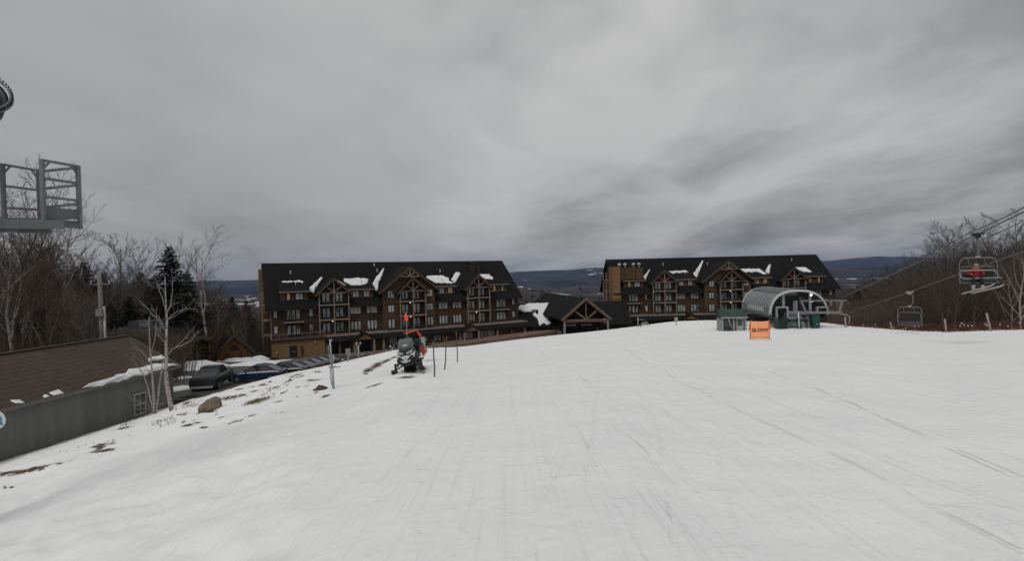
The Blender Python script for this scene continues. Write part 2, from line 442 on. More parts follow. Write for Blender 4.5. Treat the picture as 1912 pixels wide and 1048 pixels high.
# distant ridges
def ridge(name, y0, prof, thick, seed, material):
    mb = MB(); cols = []
    N = 220
    pxs = [-900 + (3700*i/(N-1)) for i in range(N)]
    prev = None
    rows = []
    for k in range(9):
        t = k/8*2-1; row = []
        for px in pxs:
            x = (px-956)/F*y0; hz = interp(prof, px)
            top = hz/F*y0 + (noise.noise(Vector((px/60, seed, 0)))*2.2 + noise.noise(Vector((px/17, seed+5, 0)))*1.0)/F*y0
            basez = lower_z(x, y0) - 8
            prof_k = (1-abs(t)**1.6)
            yy = y0 + t*thick
            nn = noise.noise(Vector((px/40, t*2.2, seed)))*.22*(1-abs(t))
            row.append((x*yy/y0, yy, basez + (top-basez)*max(0, prof_k*(1+nn*(0 if k==4 else 1)))))
        rows.append(row)
    ids = [[mb.P(p) for p in r] for r in rows]
    for a, b_ in zip(ids, ids[1:]):
        for j in range(N-1): mb.face((a[j], a[j+1], b_[j+1], b_[j]), True)
    o = mb.build(name, material); tag(o, kind='structure'); return o
hm = bpy.data.materials.new('hill_forest'); hm.use_nodes = True; n = NT(hm); b = hm.node_tree.nodes['Principled BSDF']
b.inputs['Roughness'].default_value = 1; b.inputs['Specular IOR Level'].default_value = .05
geo = n.add('ShaderNodeNewGeometry'); pos = geo.outputs['Position']
c1 = n.ramp(n.noise(pos, .003, 8, .75), [(.38,(.006,.010,.014)),(.62,(.05,.052,.055))])
v = n.mapping(pos, scale=(.0016,.0016,.012)); f = n.noise(v, 1, 5, .6)
n.link(n.mix(n.math('GREATER_THAN', f, .66), c1, (.6,.62,.65)), b.inputs['Base Color'])
ridge('distant_hills', 9800, [(-900,0),(0,-1),(440,-1),(700,1),(940,1),(1000,3),(1060,4),(1130,5),(1300,6),(1450,7),(1545,8),(1600,12),(1640,15),(1665,12),(1690,14),(1730,10),(1800,9),(2000,11),(2800,5)], 1500, 1, hm)
ridge('middle_hills', 5200, [(-900,-16),(440,-15),(700,-15),(960,-16),(1130,-14),(1400,-10),(1540,-7),(1620,-5),(1700,0),(1760,3),(1850,4),(2200,6),(2800,4)], 900, 4, hm)
# ------------------------------------------------------------------ building materials
def siding(name, col, pitch=.25, col2=None):
    m = bpy.data.materials.new(name); m.use_nodes = True; n = NT(m); b = m.node_tree.nodes['Principled BSDF']
    b.inputs['Roughness'].default_value = .8; b.inputs['Specular IOR Level'].default_value = .2
    tc = n.add('ShaderNodeTexCoord'); pos = tc.outputs['Object']
    s = n.add('ShaderNodeSeparateXYZ'); n.link(pos, s.inputs[0])
    fr = n.math('FRACT', n.math('DIVIDE', s.outputs[2], pitch))
    groove = n.math('LESS_THAN', fr, .14)
    nz = n.noise(n.mapping(pos, scale=(.5,.5,2.5)), 1.3, 6, .7)
    big = n.noise(pos, .16, 4, .6)
    c = n.ramp(nz, [(.3, tuple(k*.72 for k in col)), (.7, tuple(min(1,k*1.25) for k in col))])
    c = n.mix(n.ramp(big, [(.38,(0,0,0)),(.62,(.85,.85,.85))]), c, col2 or tuple(k*.7 for k in col))
    c = n.mix(n.math('MULTIPLY', groove, .55), c, tuple(k*.35 for k in col))
    n.link(c, b.inputs['Base Color'])
    bp = n.add('ShaderNodeBump'); bp.inputs['Distance'].default_value = .02; bp.inputs['Strength'].default_value = .6
    n.link(fr, bp.inputs['Height']); n.link(bp.outputs['Normal'], b.inputs['Normal'])
    return m
def shingle(name, col, pitch=.3, ax='z'):
    m = bpy.data.materials.new(name); m.use_nodes = True; n = NT(m); b = m.node_tree.nodes['Principled BSDF']
    b.inputs['Roughness'].default_value = .9; b.inputs['Specular IOR Level'].default_value = .10
    tc = n.add('ShaderNodeTexCoord'); pos = tc.outputs['Object']
    a = n.noise(n.mapping(pos, scale=(1,1,3)), 2.5, 5, .7); bgn = n.noise(pos, .12, 4, .6)
    st = n.noise(n.mapping(pos, scale=(3.0,.15,.15)), 1.0, 3, .6)
    c = n.ramp(a, [(.3, tuple(k*.75 for k in col)), (.7, tuple(k*1.25 for k in col))])
    c = n.mix(n.ramp(bgn, [(.4,(0,0,0)),(.65,(.6,.6,.6))]), c, tuple(k*1.5 for k in col))
    c = n.mix(n.math('MULTIPLY', st, .35), c, tuple(k*.6 for k in col))
    s = n.add('ShaderNodeSeparateXYZ'); n.link(pos, s.inputs[0])
    fr = n.math('FRACT', n.math('DIVIDE', s.outputs[2], pitch)); g = n.math('LESS_THAN', fr, .2)
    c = n.mix(n.math('MULTIPLY', g, .4), c, tuple(k*.4 for k in col))
    n.link(c, b.inputs['Base Color']); return m
M_SIDE = siding('brown_clapboard', (.088,.053,.030), .3, (.052,.034,.023))
M_SIDE2 = siding('brown_clapboard_warm', (.115,.070,.036), .3, (.080,.050,.028))
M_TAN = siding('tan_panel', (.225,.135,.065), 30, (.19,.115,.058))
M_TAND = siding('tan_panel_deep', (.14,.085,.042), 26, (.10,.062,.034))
M_ROOF = shingle('dark_shingles', (.0125,.0124,.0125))
M_TRIM = mat('weathered_trim', (.25,.195,.16), var=.25, vscale=3)
M_BEAM = mat('timber_beam', (.185,.125,.09), var=.3, vscale=4)
M_BARGE = mat('brown_bargeboard', (.10,.066,.044), var=.3, vscale=4)
M_DARKW = mat('dark_wood', (.036,.021,.015), var=.3, vscale=2)
M_RAIL = mat('dark_rail', (.022,.018,.016), rough=.6)
M_FRAME = mat('dark_window_frame', (.018,.016,.016), rough=.5)
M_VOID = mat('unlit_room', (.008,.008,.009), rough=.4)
M_METAL = mat('galvanised_metal', (.34,.35,.36), rough=.5, metal=.6, var=.2, vscale=5)
M_VENT = mat('pale_vent_metal', (.5,.5,.5), rough=.4, metal=.4)
M_SNOWR = mat('roof_snow_white', (.70,.71,.715), rough=.8, var=.16, vscale=1.6, bump=.9, bscale=3)
M_LAMP = mat('lamp_glow', (.8,.75,.6), emit=(1,.86,.6,2.2))
M_GREEND = mat('dark_green_paint', (.012,.035,.028), rough=.5)
def glass(name, col, col2, frac=.5):
    m = bpy.data.materials.new(name); m.use_nodes = True; n = NT(m); b = m.node_tree.nodes['Principled BSDF']
    b.inputs['Roughness'].default_value = .12; b.inputs['Specular IOR Level'].default_value = .55
    tc = n.add('ShaderNodeTexCoord'); pos = tc.outputs['Object']
    nz = n.noise(n.mapping(pos, scale=(1.2,1.2,.35)), 1.6, 4, .6)
    n.link(n.ramp(nz, [(frac-.12, col2), (frac+.06, col)]), b.inputs['Base Color']); return m
M_CURT = glass('curtained_glass', (.43,.45,.44), (.12,.13,.13), .43)
M_CURT2 = glass('half_drawn_glass', (.40,.42,.41), (.025,.027,.03), .49)
M_GLOW = mat('lit_room_glass', (.30,.22,.12), rough=.2, emit=(1,.68,.34,.10))

_wrng = random.Random(11)
def window(parent, s, z0, w, h, d=0.0, leaves=2, name='window', glow=False, door=False):
    """frame standing 6 cm proud of the wall at depth d (towards -y), with its panes"""
    mb = MB(); f = .10
    mb.box((s-w/2-f, d-.07, z0-f), (s+w/2+f, d+.05, z0+h+f))
    fr = mb.build(name, M_FRAME, parent)
    pm = MB(); lw = w/leaves
    for i in range(leaves):
        a = s-w/2+i*lw
        gp = .13 if door else .06; pm.box((a+gp, d-.085, z0+(.30 if door else .04)), (a+lw-gp, d-.06, z0+h-.06))
    g = M_GLOW if glow else (M_CURT if _wrng.random() < .78 else M_CURT2)
    pm.build('pane', g, fr)
    mm = MB()
    if not door:
        for i in range(leaves):
            a = s-w/2+(i+.5)*lw
            mm.box((a-lw/2+.05, d-.095, z0+h*.5-.02), (a+lw/2-.05, d-.083, z0+h*.5+.02))
        mm.build('muntin', M_FRAME, fr)
    return fr
def truss(mb, s0, s1, zb, apex, d, t=.17):
    """king-post truss in the gable: chord, rafters, king post and two braces"""
    c = (s0+s1)/2; hw = (s1-s0)/2
    mb.bar((s0, d, zb), (s1, d, zb), .2, t)
    mb.bar((s0, d-.01, zb), (c, d-.01, apex), .22, t); mb.bar((s1, d-.02, zb), (c, d-.02, apex), .22, t)
    mb.bar((c, d-.03, zb), (c, d-.03, apex-.1), .2, t)
    k = .5
    mb.bar((c, d-.04, zb+.15), (c-hw*k, d-.04, zb+(apex-zb)*(1-k)), .18, t*.85)
    mb.bar((c, d-.05, zb+.15), (c+hw*k, d-.05, zb+(apex-zb)*(1-k)), .18, t*.85)
def gable_roof(mb, s0, s1, eave, apex, d0, d1, th=.22, over=.45):
    """two slabs along depth from d0 (front) to d1 (back); eave height is at s0/s1"""
    c = (s0+s1)/2; sl = (apex-eave)/(c-s0)
    for sgn, e in ((-1, s0-over), (1, s1+over)):
        ze = eave - sl*over
        p = [(c, d0, apex), (e, d0, ze), (e, d0, ze+th), (c, d0, apex+th)]
        mb.prism(p, (0, d1-d0, 0))
def railing(parent, s0, s1, z, d, h=1.0, ends=True, d1=0, step=.22, m=None):
    mb = MB()
    mb.bar((s0, d, z+h), (s1, d, z+h), .07, .07); mb.bar((s0, d, z+.1), (s1, d, z+.1), .05, .05)
    k = int((s1-s0)/step)
    for i in range(k+1):
        a = s0 + (s1-s0)*i/k; mb.bar((a, d, z+.1), (a, d, z+h), .035, .035)
    if ends:
        for a in (s0, s1):
            mb.bar((a, d, z+h), (a, d1, z+h), .07, .07)
            for j in range(5):
                y = d + (d1-d)*(j+.5)/5; mb.bar((a, y, z), (a, y, z+h), .035, .035)
    return mb.build('railing', m or M_RAIL, parent)
def snow_strip(parent, pts, th, f, name='roof_snow'):
    """lumpy snow patch on a roof; pts outline in (s, t), f maps (s,t)->surface point, normal"""
    mb = MB(); c = Vector((sum(p[0] for p in pts)/len(pts), sum(p[1] for p in pts)/len(pts)))
    # densify + jitter the outline
    out = []
    for i, p in enumerate(pts):
        q = pts[(i+1) % len(pts)]; L = math.hypot(q[0]-p[0], q[1]-p[1]); k = max(1, int(L/.35))
        for j in range(k):
            t = j/k; x = p[0]+(q[0]-p[0])*t; y = p[1]+(q[1]-p[1])*t
            nn = noise.noise(Vector((x*1.3, y*1.3, 2.2)))*.3+noise.noise(Vector((x*4.1, y*4.1, 7.2)))*.14
            out.append((x+nn*(x-c.x)/max(1,abs(x-c.x)), y+nn*.8))
    rings = []
    for k, hh in ((1.0, .0), (.97, .7), (.82, 1.0), (.4, 1.05)):
        ring = []
        for x, y in out:
            xx = c.x+(x-c.x)*k; yy = c.y+(y-c.y)*k
            p, nrm = f(xx, yy); ring.append(p + nrm*(th*hh + .03))
        rings.append(ring)
    mb.loft(rings, sm=True, cap=False)
    p, nrm = f(c.x, c.y); ci = mb.P(p+nrm*(th*1.05+.03)); n_ = len(out); base = 3*n_
    for j in range(n_): mb.face((base+j, base+(j+1)%n_, ci), True)
    return mb.build(name, M_SNOWR, parent)

# ------------------------------------------------------------------ the hotel
def hotel(name, label, origin, ang, L, k, tower, seed):
    """origin: front left wall corner at deck level; x along the facade, y back, z up"""
    _wrng.seed(seed)
    H = thing('hotel_building', label, 'hotel', origin, ang, 'timber hotel wings')
    G = -3.75; D = 9.6; E = 6.0; A = 14.25; sl = (A-E)/D
    S = lambda v: v*k
    # main walls: extruded section; roof slabs
    mb = MB(); mb.prism([(0,0,G-1.5),(0,0,E),(0,D,A),(0,2*D,E),(0,2*D,G-1.5)], (L,0,0)); mb.build('wall', M_SIDE, H)
    mb = MB(); ov = .85
    mb.prism([(-ov,-ov,E-sl*ov+.02),(-ov,D,A+.02),(-ov,D,A+.36),(-ov,-ov-.1,E-sl*ov+.30)], (L+2*ov,0,0))
    mb.prism([(-ov,2*D+ov,E-sl*ov+.02),(-ov,D+.002,A+.02),(-ov,D+.002,A+.36),(-ov,2*D+ov+.1,E-sl*ov+.30)], (L+2*ov,0,0))
    roof = mb.build('roof', M_ROOF, H)
    mb = MB(); mb.box((-ov-.02,-ov-.16,E-sl*ov-.06),(L+ov+.02,-ov-.105,E-sl*ov+.2))
    for x in (-ov-.05, L+ov+.003):
        mb.prism([(x,-ov-.1,E-sl*ov+.05),(x,D,A+.05),(x,D,A+.33),(x,-ov-.1,E-sl*ov+.32)], (.045,0,0))
    mb.build('fascia', M_DARKW, H)
    # ---- dormers (shed)
    for s0, s1, wins in ((2.0,6.9,((.28,1,.6,1),(.68,2,1.3,0))), (15.0,19.7,((.25,2,1.2,0),(.72,2,1.2,0))),
                         (33.7,38.0,((.28,2,1.1,0),(.75,2,1.0,1))), (46.9,51.4,((.25,1,.6,1),(.72,1,.6,1)))):
        s0, s1 = S(s0), S(s1); zb, zt = 6.75, 8.85; db = (zb-E)/sl-.15; dt = (10.9-E)/sl
        mb = MB()
        mb.prism([(s0,db,zb),(s0,db,zt),(s0,(zt-E)/sl+2.3,zt+1.0),(s0,(zb-E)/sl+.3,zb)], (s1-s0,0,0)); dm = mb.build('dormer', M_SIDE2, H)
        mb = MB(); o2 = .35
        mb.prism([(s0-o2,db-.55,zt-.22),(s0-o2,dt+.2,10.98),(s0-o2,dt+.2,11.16),(s0-o2,db-.6,zt+.02)], (s1-s0+2*o2,0,0)); mb.build('dormer_roof', M_ROOF, dm)
        mb = MB(); mb.box((s0-o2-.01,db-.66,zt-.26),(s1+o2+.01,db-.605,zt-.04)); mb.build('dormer_fascia', M_TRIM, dm)
        for fx, lv, w, gl in wins:
            w_ = window(H, s0+(s1-s0)*fx, zb+.42, w, 1.25, db, lv, glow=bool(gl) and _wrng.random() < .8)
    # ---- bays with porches
    def bay(s0, s1, front, apex, eave, wall_d, roof_back, floors=(0,3,6), posts=True):
        c = (s0+s1)/2
        # side cheeks + rear wall above the eave
        mb = MB()
        mb.box((s0-.15, front+.25, -.05), (s0+.12, 3.5, eave)); mb.box((s1-.12, front+.25, -.05), (s1+.15, 3.5, eave))
        mb.box((s0+.12, wall_d-.02, .0), (s1-.12, wall_d+3.2, eave)); b_ = mb.build('bay_wall', M_SIDE, H)
        mb = MB(); mb.prism([(s0+.1, front+.45, eave),(s1-.1, front+.45, eave),(c, front+.45, apex-.12)], (0,.2,0)); mb.build('gable_panel', M_DARKW, b_)
        mb = MB(); gable_roof(mb, s0, s1, eave, apex, front-.5, roof_back, over=.75); mb.build('bay_roof', M_ROOF, b_)
        mb = MB(); truss(mb, s0-.1, s1+.1, eave-.05, apex-.12, front-.1); mb.build('gable_truss', M_TRIM, H)
        mb = MB(); h_ = (apex-eave)/((s1-s0)/2)*.75
        mb.bar((s0-.8, front-.54, eave-h_+.08), (c, front-.54, apex+.08), .06, .30); mb.bar((s1+.8, front-.545, eave-h_+.08), (c, front-.545, apex+.08), .06, .30)
        mb.build('bargeboard', M_BARGE, b_)
        for fz in floors:
            if fz > 0:
                mb = MB(); mb.box((s0-.15, front-.1, fz-.26), (s1+.15, wall_d-.03, fz-.02)); mb.build('balcony_floor', M_TRIM, H)
            railing(H, s0+.2, s1-.2, fz, front+.05, .95, ends=False)
            for fx in (.25, .75):
                window(H, s0+(s1-s0)*fx-(.25 if fx>.5 else 0), fz+.12, (s1-s0)*.27, 2.15, wall_d-.03, 2, name='balcony_door', door=True)
        for x in (s0+.02, c, s1-.02):
            mb = MB(); mb.bar((x, front+.02, .0), (x, front+.02, eave-.12), .2, .2); mb.build('post', M_TRIM, H)
        # porch lamps
        mb = MB()
        for fz in floors: mb.box((c+.25*(-1 if seed%2 else 1)-.06, wall_d-.17, fz+2.45), (c+.25*(-1 if seed%2 else 1)+.06, wall_d-.04, fz+2.6))
        mb.build('porch_lamp', M_LAMP, H)
    bay(S(8.75), S(14.4), -1.2, 11.0, 8.3, -.05, (11.0-E)/sl+.3)
    bay(S(40.4), S(45.9), -1.2, 11.0, 8.3, -.05, (11.0-E)/sl+.3)
    # ---- big central gable
    s0, s1 = S(21.3), S(32.7); c = (s0+s1)/2; eave, apex = 8.35, 13.0; fr = -1.0
    mb = MB(); mb.prism([(s0,fr,-.05),(s1,fr,-.05),(s1,fr,eave),(c,fr,apex-.1),(s0,fr,eave)], (0,9,0)); gw = mb.build('central_wall', M_SIDE2, H)
    mb = MB(); gable_roof(mb, s0, s1, eave, apex, fr-1.0, (apex-E)/sl+.4, over=.9); mb.build('central_roof', M_ROOF, gw)
    mb = MB(); h_ = (apex-eave)/((s1-s0)/2)*.9
    mb.bar((s0-.95, fr-1.04, eave-h_+.1), (c, fr-1.04, apex+.1), .06, .34); mb.bar((s1+.95, fr-1.045, eave-h_+.1), (c, fr-1.045, apex+.1), .06, .34)
    mb.build('bargeboard', M_BARGE, gw)
    mb = MB(); tw = 2.1*k; ta = apex-.15; tb = ta-(apex-eave)/((s1-s0)/2)*tw
    truss(mb, c-tw, c+tw, tb, ta, fr-.85, .2); mb.build('gable_truss', M_TRIM, H)
    cb0, cb1 = S(24.6), S(30.1)
    bay(cb0, cb1, fr-1.5, 10.75, 8.1, fr-.02, fr+.3)
    for sx_ in (23.0, 31.5):
        for fz in (0, 3, 6):
            if fz: window(H, S(sx_), fz+.75, 1.3, 1.45, fr, 2)
            else: window(H, S(sx_), .12, 1.5, 2.1, fr, 2, name='deck_door', door=True)
    # ---- plain stretches
    for sx_, side in ((4.1,0), (49.3,1)):
        for fz in (0, 3):
            window(H, S(sx_), fz+.15, 2.5, 2.1, 0, 3, name='deck_door', door=True)
            q = ((.9,.7),(7.3,.7)) if not side else ((52.6,.75),)
            for a, w in q: window(H, S(a), fz+.8, w, 1.4, 0, 1)
        mb = MB(); mb.box((S(sx_)-1.8, -1.3, 2.74), (S(sx_)+1.8, -.0, 2.95)); mb.build('balcony_floor', M_TRIM, H)
        railing(H, S(sx_)-1.72, S(sx_)+1.72, 2.95, -1.22, 1.0, d1=-.05)
        mb = MB()
        for a in (-1.5, 1.5): mb.bar((S(sx_)+a, -1.15, 2.7), (S(sx_)+a, -.02, 1.7), .12, .12)
        mb.build('balcony_bracket', M_DARKW, H)
    for a in (15.9, 19.2, 34.9, 38.2):
        window(H, S(a), 3.75, 2.1, 1.4, 0, 3); window(H, S(a), .15, 2.1, 2.05, 0, 3, name='deck_door', door=True)
    # ---- deck, canopy and ground floor
    dk = -2.9; left = S(9.2) if tower == 0 else S(.8)
    mb = MB()
    mb.box((left, dk-.2, -.28), (L+.9, -.005, -.04)); 
    mb.build('deck', M_TRIM, H)
    mb = MB(); mb.prism([(left,dk-.15,-.3),(left,dk-1.25,-1.15),(left,dk-1.25,-1.32),(left,dk+.4,-.42)], (L+.9-left,0,0)); can = mb.build('canopy_roof', M_ROOF, H)
    if tower == 0:
        mb = MB(); mb.box((.0,-4.2,G-1.5),(left,-.01,-.34)); mb.build('annex_wall', M_TAN, H)
        mb = MB(); mb.box((-.25,-4.45,-.335),(left+.2,-.006,-.02)); mb.build('annex_deck', M_DARKW, H)
        railing(H, -.1, left, -.02, -4.3, 1.0, step=1.3, m=M_TRIM)
        mb = MB(); mb.box((2.9,-4.27,G),(4.2,-4.21,G+2.5)); dr = mb.build('service_door', M_FRAME, H)
        mb = MB(); mb.box((3.3,-4.29,G+1.35),(3.8,-4.272,G+1.45)); mb.build('door_sign', mat('grey_plate',(.3,.32,.34)), dr)
        mb = MB(); mb.box((4.9,-4.35,G+.6),(5.25,-4.21,G+1.7)); mb.build('utility_box', M_DARKW, H)
        for x, z in ((.7,G+1.3),(7.4,G+2.75)):
            mb = MB(); mb.tube([(x,-4.32,z),(x,-4.32,z+.28)],[.16,.1],8); mb.build('wall_lamp', M_VENT, H)
        mb = MB(); mb.box((4.9,-4.5,G+2.0),(5.15,-4.21,G+2.35)); mb.build('wall_fixture', M_DARKW, H)
    # ground floor front with piers
    gl = left if tower == 0 else 0
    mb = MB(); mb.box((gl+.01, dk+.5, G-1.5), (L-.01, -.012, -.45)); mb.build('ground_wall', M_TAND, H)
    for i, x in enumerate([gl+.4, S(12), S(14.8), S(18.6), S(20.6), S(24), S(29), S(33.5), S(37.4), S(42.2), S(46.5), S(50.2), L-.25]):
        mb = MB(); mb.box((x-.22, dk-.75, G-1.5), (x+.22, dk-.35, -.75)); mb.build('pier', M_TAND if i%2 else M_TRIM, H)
    for x, w, z, h, lv in ((11.9,3.9,G,2.5,0),(16.7,2.9,G,2.6,0),(22.9,1.7,G+.9,1.5,2),(26.2,2.0,G+.9,1.6,3),(29.3,1.9,G+.9,1.6,3),(32.5,1.7,G+.8,1.3,3),
                           (39.6,2.5,G+.1,2.4,3),(44.0,4.6,G+.5,2.1,5)):
        if lv: window(H, S(x), z, w*k, h, dk+.5, lv, name='ground_window')
        else:
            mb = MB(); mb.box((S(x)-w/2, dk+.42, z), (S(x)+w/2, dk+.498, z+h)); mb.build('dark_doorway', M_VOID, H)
    for x in (16.7, 39.6):
        x = S(x); mb = MB(); gable_roof(mb, x-1.9, x+1.9, -1.1, .15, dk-2.3, dk+1.2, over=.4); p_ = mb.build('porch_roof', M_ROOF, H)
        mb = MB(); mb.prism([(x-1.8,dk-2.0,-1.12),(x+1.8,dk-2.0,-1.12),(x,dk-2.0,.05)], (0,.12,0)); mb.build('porch_gable', M_TAN, p_)
        for a in (-1.7, 1.7):
            mb = MB(); mb.box((x+a-.18,dk-2.1,G-1.5),(x+a+.18,dk-1.75,-1.14)); mb.build('porch_post', M_TRIM, H)
    railing(H, left+.1, L+.7, -.04, dk-.1, .95, ends=False, step=.6)
    # ---- gable end porch / chimney on the left end
    if tower == 0:
        mb = MB(); mb.box((-1.5,8.2,G-1.5),(-.003,10.6,A-.9)); mb.build('chimney', M_TAN, H)
        mb = MB(); mb.tube([(-.8,9.4,A-.9),(-.8,9.4,A-.2)],.16,8); mb.build('flue', M_METAL, H)
        for z in (0.2,3.2,6.2):
            mb = MB(); mb.box((-1.3,3.0,z-.2),(-.004,7.0,z)); mb.build('balcony_floor', M_TRIM, H)
            mb = MB(); mb.box((-.06,3.4,z+.2),(-.006,4.9,z+2.1)); mb.build('side_window', M_FRAME, H)
        for y in (3.1,6.9):
            mb = MB(); mb.bar((-1.2,y,G-1.5),(-1.2,y,8.8),.22,.22); mb.build('post', M_TRIM, H)
        # roof access box near the right end
        mb = MB(); s_=S(46.3)*.99; mb.box((s_-.95,6.2,11.0),(s_+.95,9.0,13.7)); q=mb.build('roof_hatch', M_SIDE, H)
        mb = MB(); mb.prism([(s_-1.15,6.0,13.6),(s_-1.15,9.2,14.3),(s_-1.15,9.2,14.45),(s_-1.15,6.0,13.75)],(2.3,0,0)); mb.build('hatch_roof', M_ROOF, q)
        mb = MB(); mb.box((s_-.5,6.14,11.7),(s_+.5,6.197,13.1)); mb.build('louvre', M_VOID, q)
    else:
        mb = MB(); mb.box((-1.0,-.9,.9),(.9,4.6,12.45)); mb.build('stair_tower', M_TAN, H)
        mb = MB(); mb.box((.91,.8,8.9),(7.2,7.4,12.1)); scr = mb.build('roof_screen', M_SIDE2, H)
        mb = MB(); mb.box((.95,.7,8.6),(7.3,.795,8.95)); mb.build('screen_base', M_DARKW, scr)
        for x in (2.4, 5.2):
            mb = MB(); mb.box((x,.72,9.0),(x+.18,.797,12.1)); mb.build('screen_post', M_DARKW, scr)
        for x in (1.4,2.9,5.1,6.6):
            mb = MB(); mb.tube([(x,2.2,12.1),(x,2.2,12.8)],.16,8); mb.tube([(x,2.2,12.72),(x,2.2,12.9),(x,2.2,13.2),(x,2.2,13.35)],[.2,.52,.45,.12],10)
            mb.build('vent_cap', M_VENT, H)
        for z in (-.2,3.0,6.0,9.0):
            mb = MB(); mb.box((-1.5,6.0,z-.2),(-.004,10.5,z)); mb.build('balcony_floor', M_TRIM, H)
        for y in (6.1,10.4):
            mb = MB(); mb.bar((-1.4,y,G-1.5),(-1.4,y,11.0),.22,.22); mb.build('post', M_TRIM, H)
    # downpipe
    mb = MB(); mb.bar((.12,-.08,-.0),(.12,-.08,E-.8),.12,.12); mb.build('downpipe', M_TRIM, H)
    # ---- roof pipes and snow
    def roofp(s, z): return Vector((s, (z-E)/sl, z+.37))
    rn = Vector((0,-sl,1)).normalized()
    for s_, z in ((4.4,11.9),(22.2,12.0),(36.8,11.6),(21.9,13.2)) if tower == 0 else ((14.4,12.2),(26.4,12.0),(49.7,12.6)):
        p = roofp(S(s_) if tower == 0 else s_, z); mb = MB(); mb.tube([p-Vector((0,0,.4)), p+Vector((0,0,.55))], .11, 8); mb.tube([p+Vector((0,0,.4)), p+Vector((0,0,.65))], .17, 8); mb.build('roof_pipe', M_VENT, H)
    for s_ in (4.9, 17.8, 35.8):
        sl2 = (10.98-8.63)/((10.9-E)/sl+.2-((6.75-E)/sl-.15)+.55)
        p = Vector((S(s_), 2.6, 9.85)); mb = MB(); mb.tube([p, p+Vector((0,0,.8))], .08, 6); mb.build('roof_pipe', M_VENT, H)
    f_main = lambda s, z: (roofp(s, z), rn)
    db = (6.75-E)/sl-.15; dt = (10.9-E)/sl
    def f_dorm(s, z):   # z measured along dormer roof height
        t = (z-8.87)/(11.16-8.87); return (Vector((s, db-.6+t*(dt+.2-db+.6), z+.0)), Vector((0,-.38,1)).normalized())
    # ribs of snow in the valleys between gable roofs and the main roof, and sheets above the dormers
    def valley(sA, zA, sB, zB, w0, w1, lift=.02):
        n_ = 6; pts = []
        for i in range(n_+1):
            t = i/n_; w = w0+(w1-w0)*t; pts.append((sA+(sB-sA)*t - w*.5, zA+(zB-zA)*t + w*.25))
        for i in range(n_, -1, -1):
            t = i/n_; w = w0+(w1-w0)*t; pts.append((sA+(sB-sA)*t + w*.5, zA+(zB-zA)*t - w*.25))
        snow_strip(H, pts, .16, f_main)
    # position along a bay roof's valley: between its outer eave and its ridge end
    if tower == 0:
        valley(S(7.7), 8.2, S(10.3), 11.0, .85, .3); valley(S(15.0), 8.9, S(13.2), 10.3, .7, .3)
        valley(S(20.1), 8.3, S(24.0), 12.8, 1.3, .2); valley(S(38.6), 9.0, S(41.2), 11.3, 1.0, .9)
        snow_strip(H, [(S(2.6),10.45),(S(4.5),10.5),(S(4.5),10.75),(S(2.6),10.8)], .1, f_dorm)
        snow_strip(H, [(S(4.8),10.5),(S(6.6),10.45),(S(6.6),10.75),(S(4.8),10.8)], .1, f_dorm)
        snow_strip(H, [(S(14.4),10.4),(S(15.6),9.6),(S(18.9),9.8),(S(19.6),10.6),(S(18.6),11.0),(S(17.9),11.15),(S(16.6),10.9),(S(14.6),11.0)], .15, f_dorm)
        snow_strip(H, [(S(32.7),10.9),(S(33.9),9.5),(S(36),9.35),(S(38.2),9.4),(S(37.5),9.8),(S(37.9),10.4),(S(37.2),11.1),(S(33),11.1)], .15, f_dorm)
        snow_strip(H, [(S(46.2),11.1),(S(47.0),10.0),(S(48.5),9.8),(S(49.2),10.3),(S(49.0),10.9),(S(49.4),11.2)], .15, f_dorm)
    else:
        valley(S(7.6), 8.6, S(9.8), 11.1, .55, .15)
        valley(S(20.2), 8.5, S(24.4), 13.3, 1.0, .25); valley(S(38.9), 9.4, S(41.0), 11.7, .9, .3)
        snow_strip(H, [(S(14.4),10.9),(S(15.2),10.2),(S(17),10.4),(S(19.2),10.4),(S(19.3),10.95),(S(17),10.9)], .13, f_dorm)
        snow_strip(H, [(S(32.4),10.9),(S(33.4),10.1),(S(36.6),10.2),(S(36.8),9.5),(S(38.0),9.6),(S(37.6),10.9),(S(36),11.1)], .13, f_dorm)
        snow_strip(H, [(S(45.6),11.1),(S(47.0),10.5),(S(47.6),9.8),(S(49.6),9.9),(S(49.5),11.1)], .13, f_dorm)
    return H
ANG = R(28)
HL = hotel('l', 'long brown timber hotel on the left, its tan annex facing the parked cars', (-46.3, 98, -11.35), ANG, 53.9, 1.0, 0, 3)
HR = hotel('r', 'brown timber hotel behind the lift station, with a tan stair tower and four roof vents', (26.9, 133, -11.5), 0, 56.7, 1.054, 1, 4)
# ------------------------------------------------------------------ entrance hall between the hotels
EH = thing('entrance_hall', 'low hotel entrance hall with a big timber truss gable, between the two hotels', 'building', (15.7,110,-15))
o = Vector((15.7,110,-15))
def L3(x, y, z): return Vector((x, y, z)) - o
mb = MB()
apex = -6.05; ev = -10.5; hw = 5.15; dx = -6.4/34
for sg in (-1, 1):
    f0 = [L3(15.65, 109.3, apex), L3(15.65+sg*(hw+.1), 109.3, ev), L3(15.65+sg*(hw+.1), 109.3, ev+.3), L3(15.65, 109.3, apex+.3)]
    mb.prism(f0, (dx*35, 35, 0))
mb.build('roof', M_ROOF, EH)
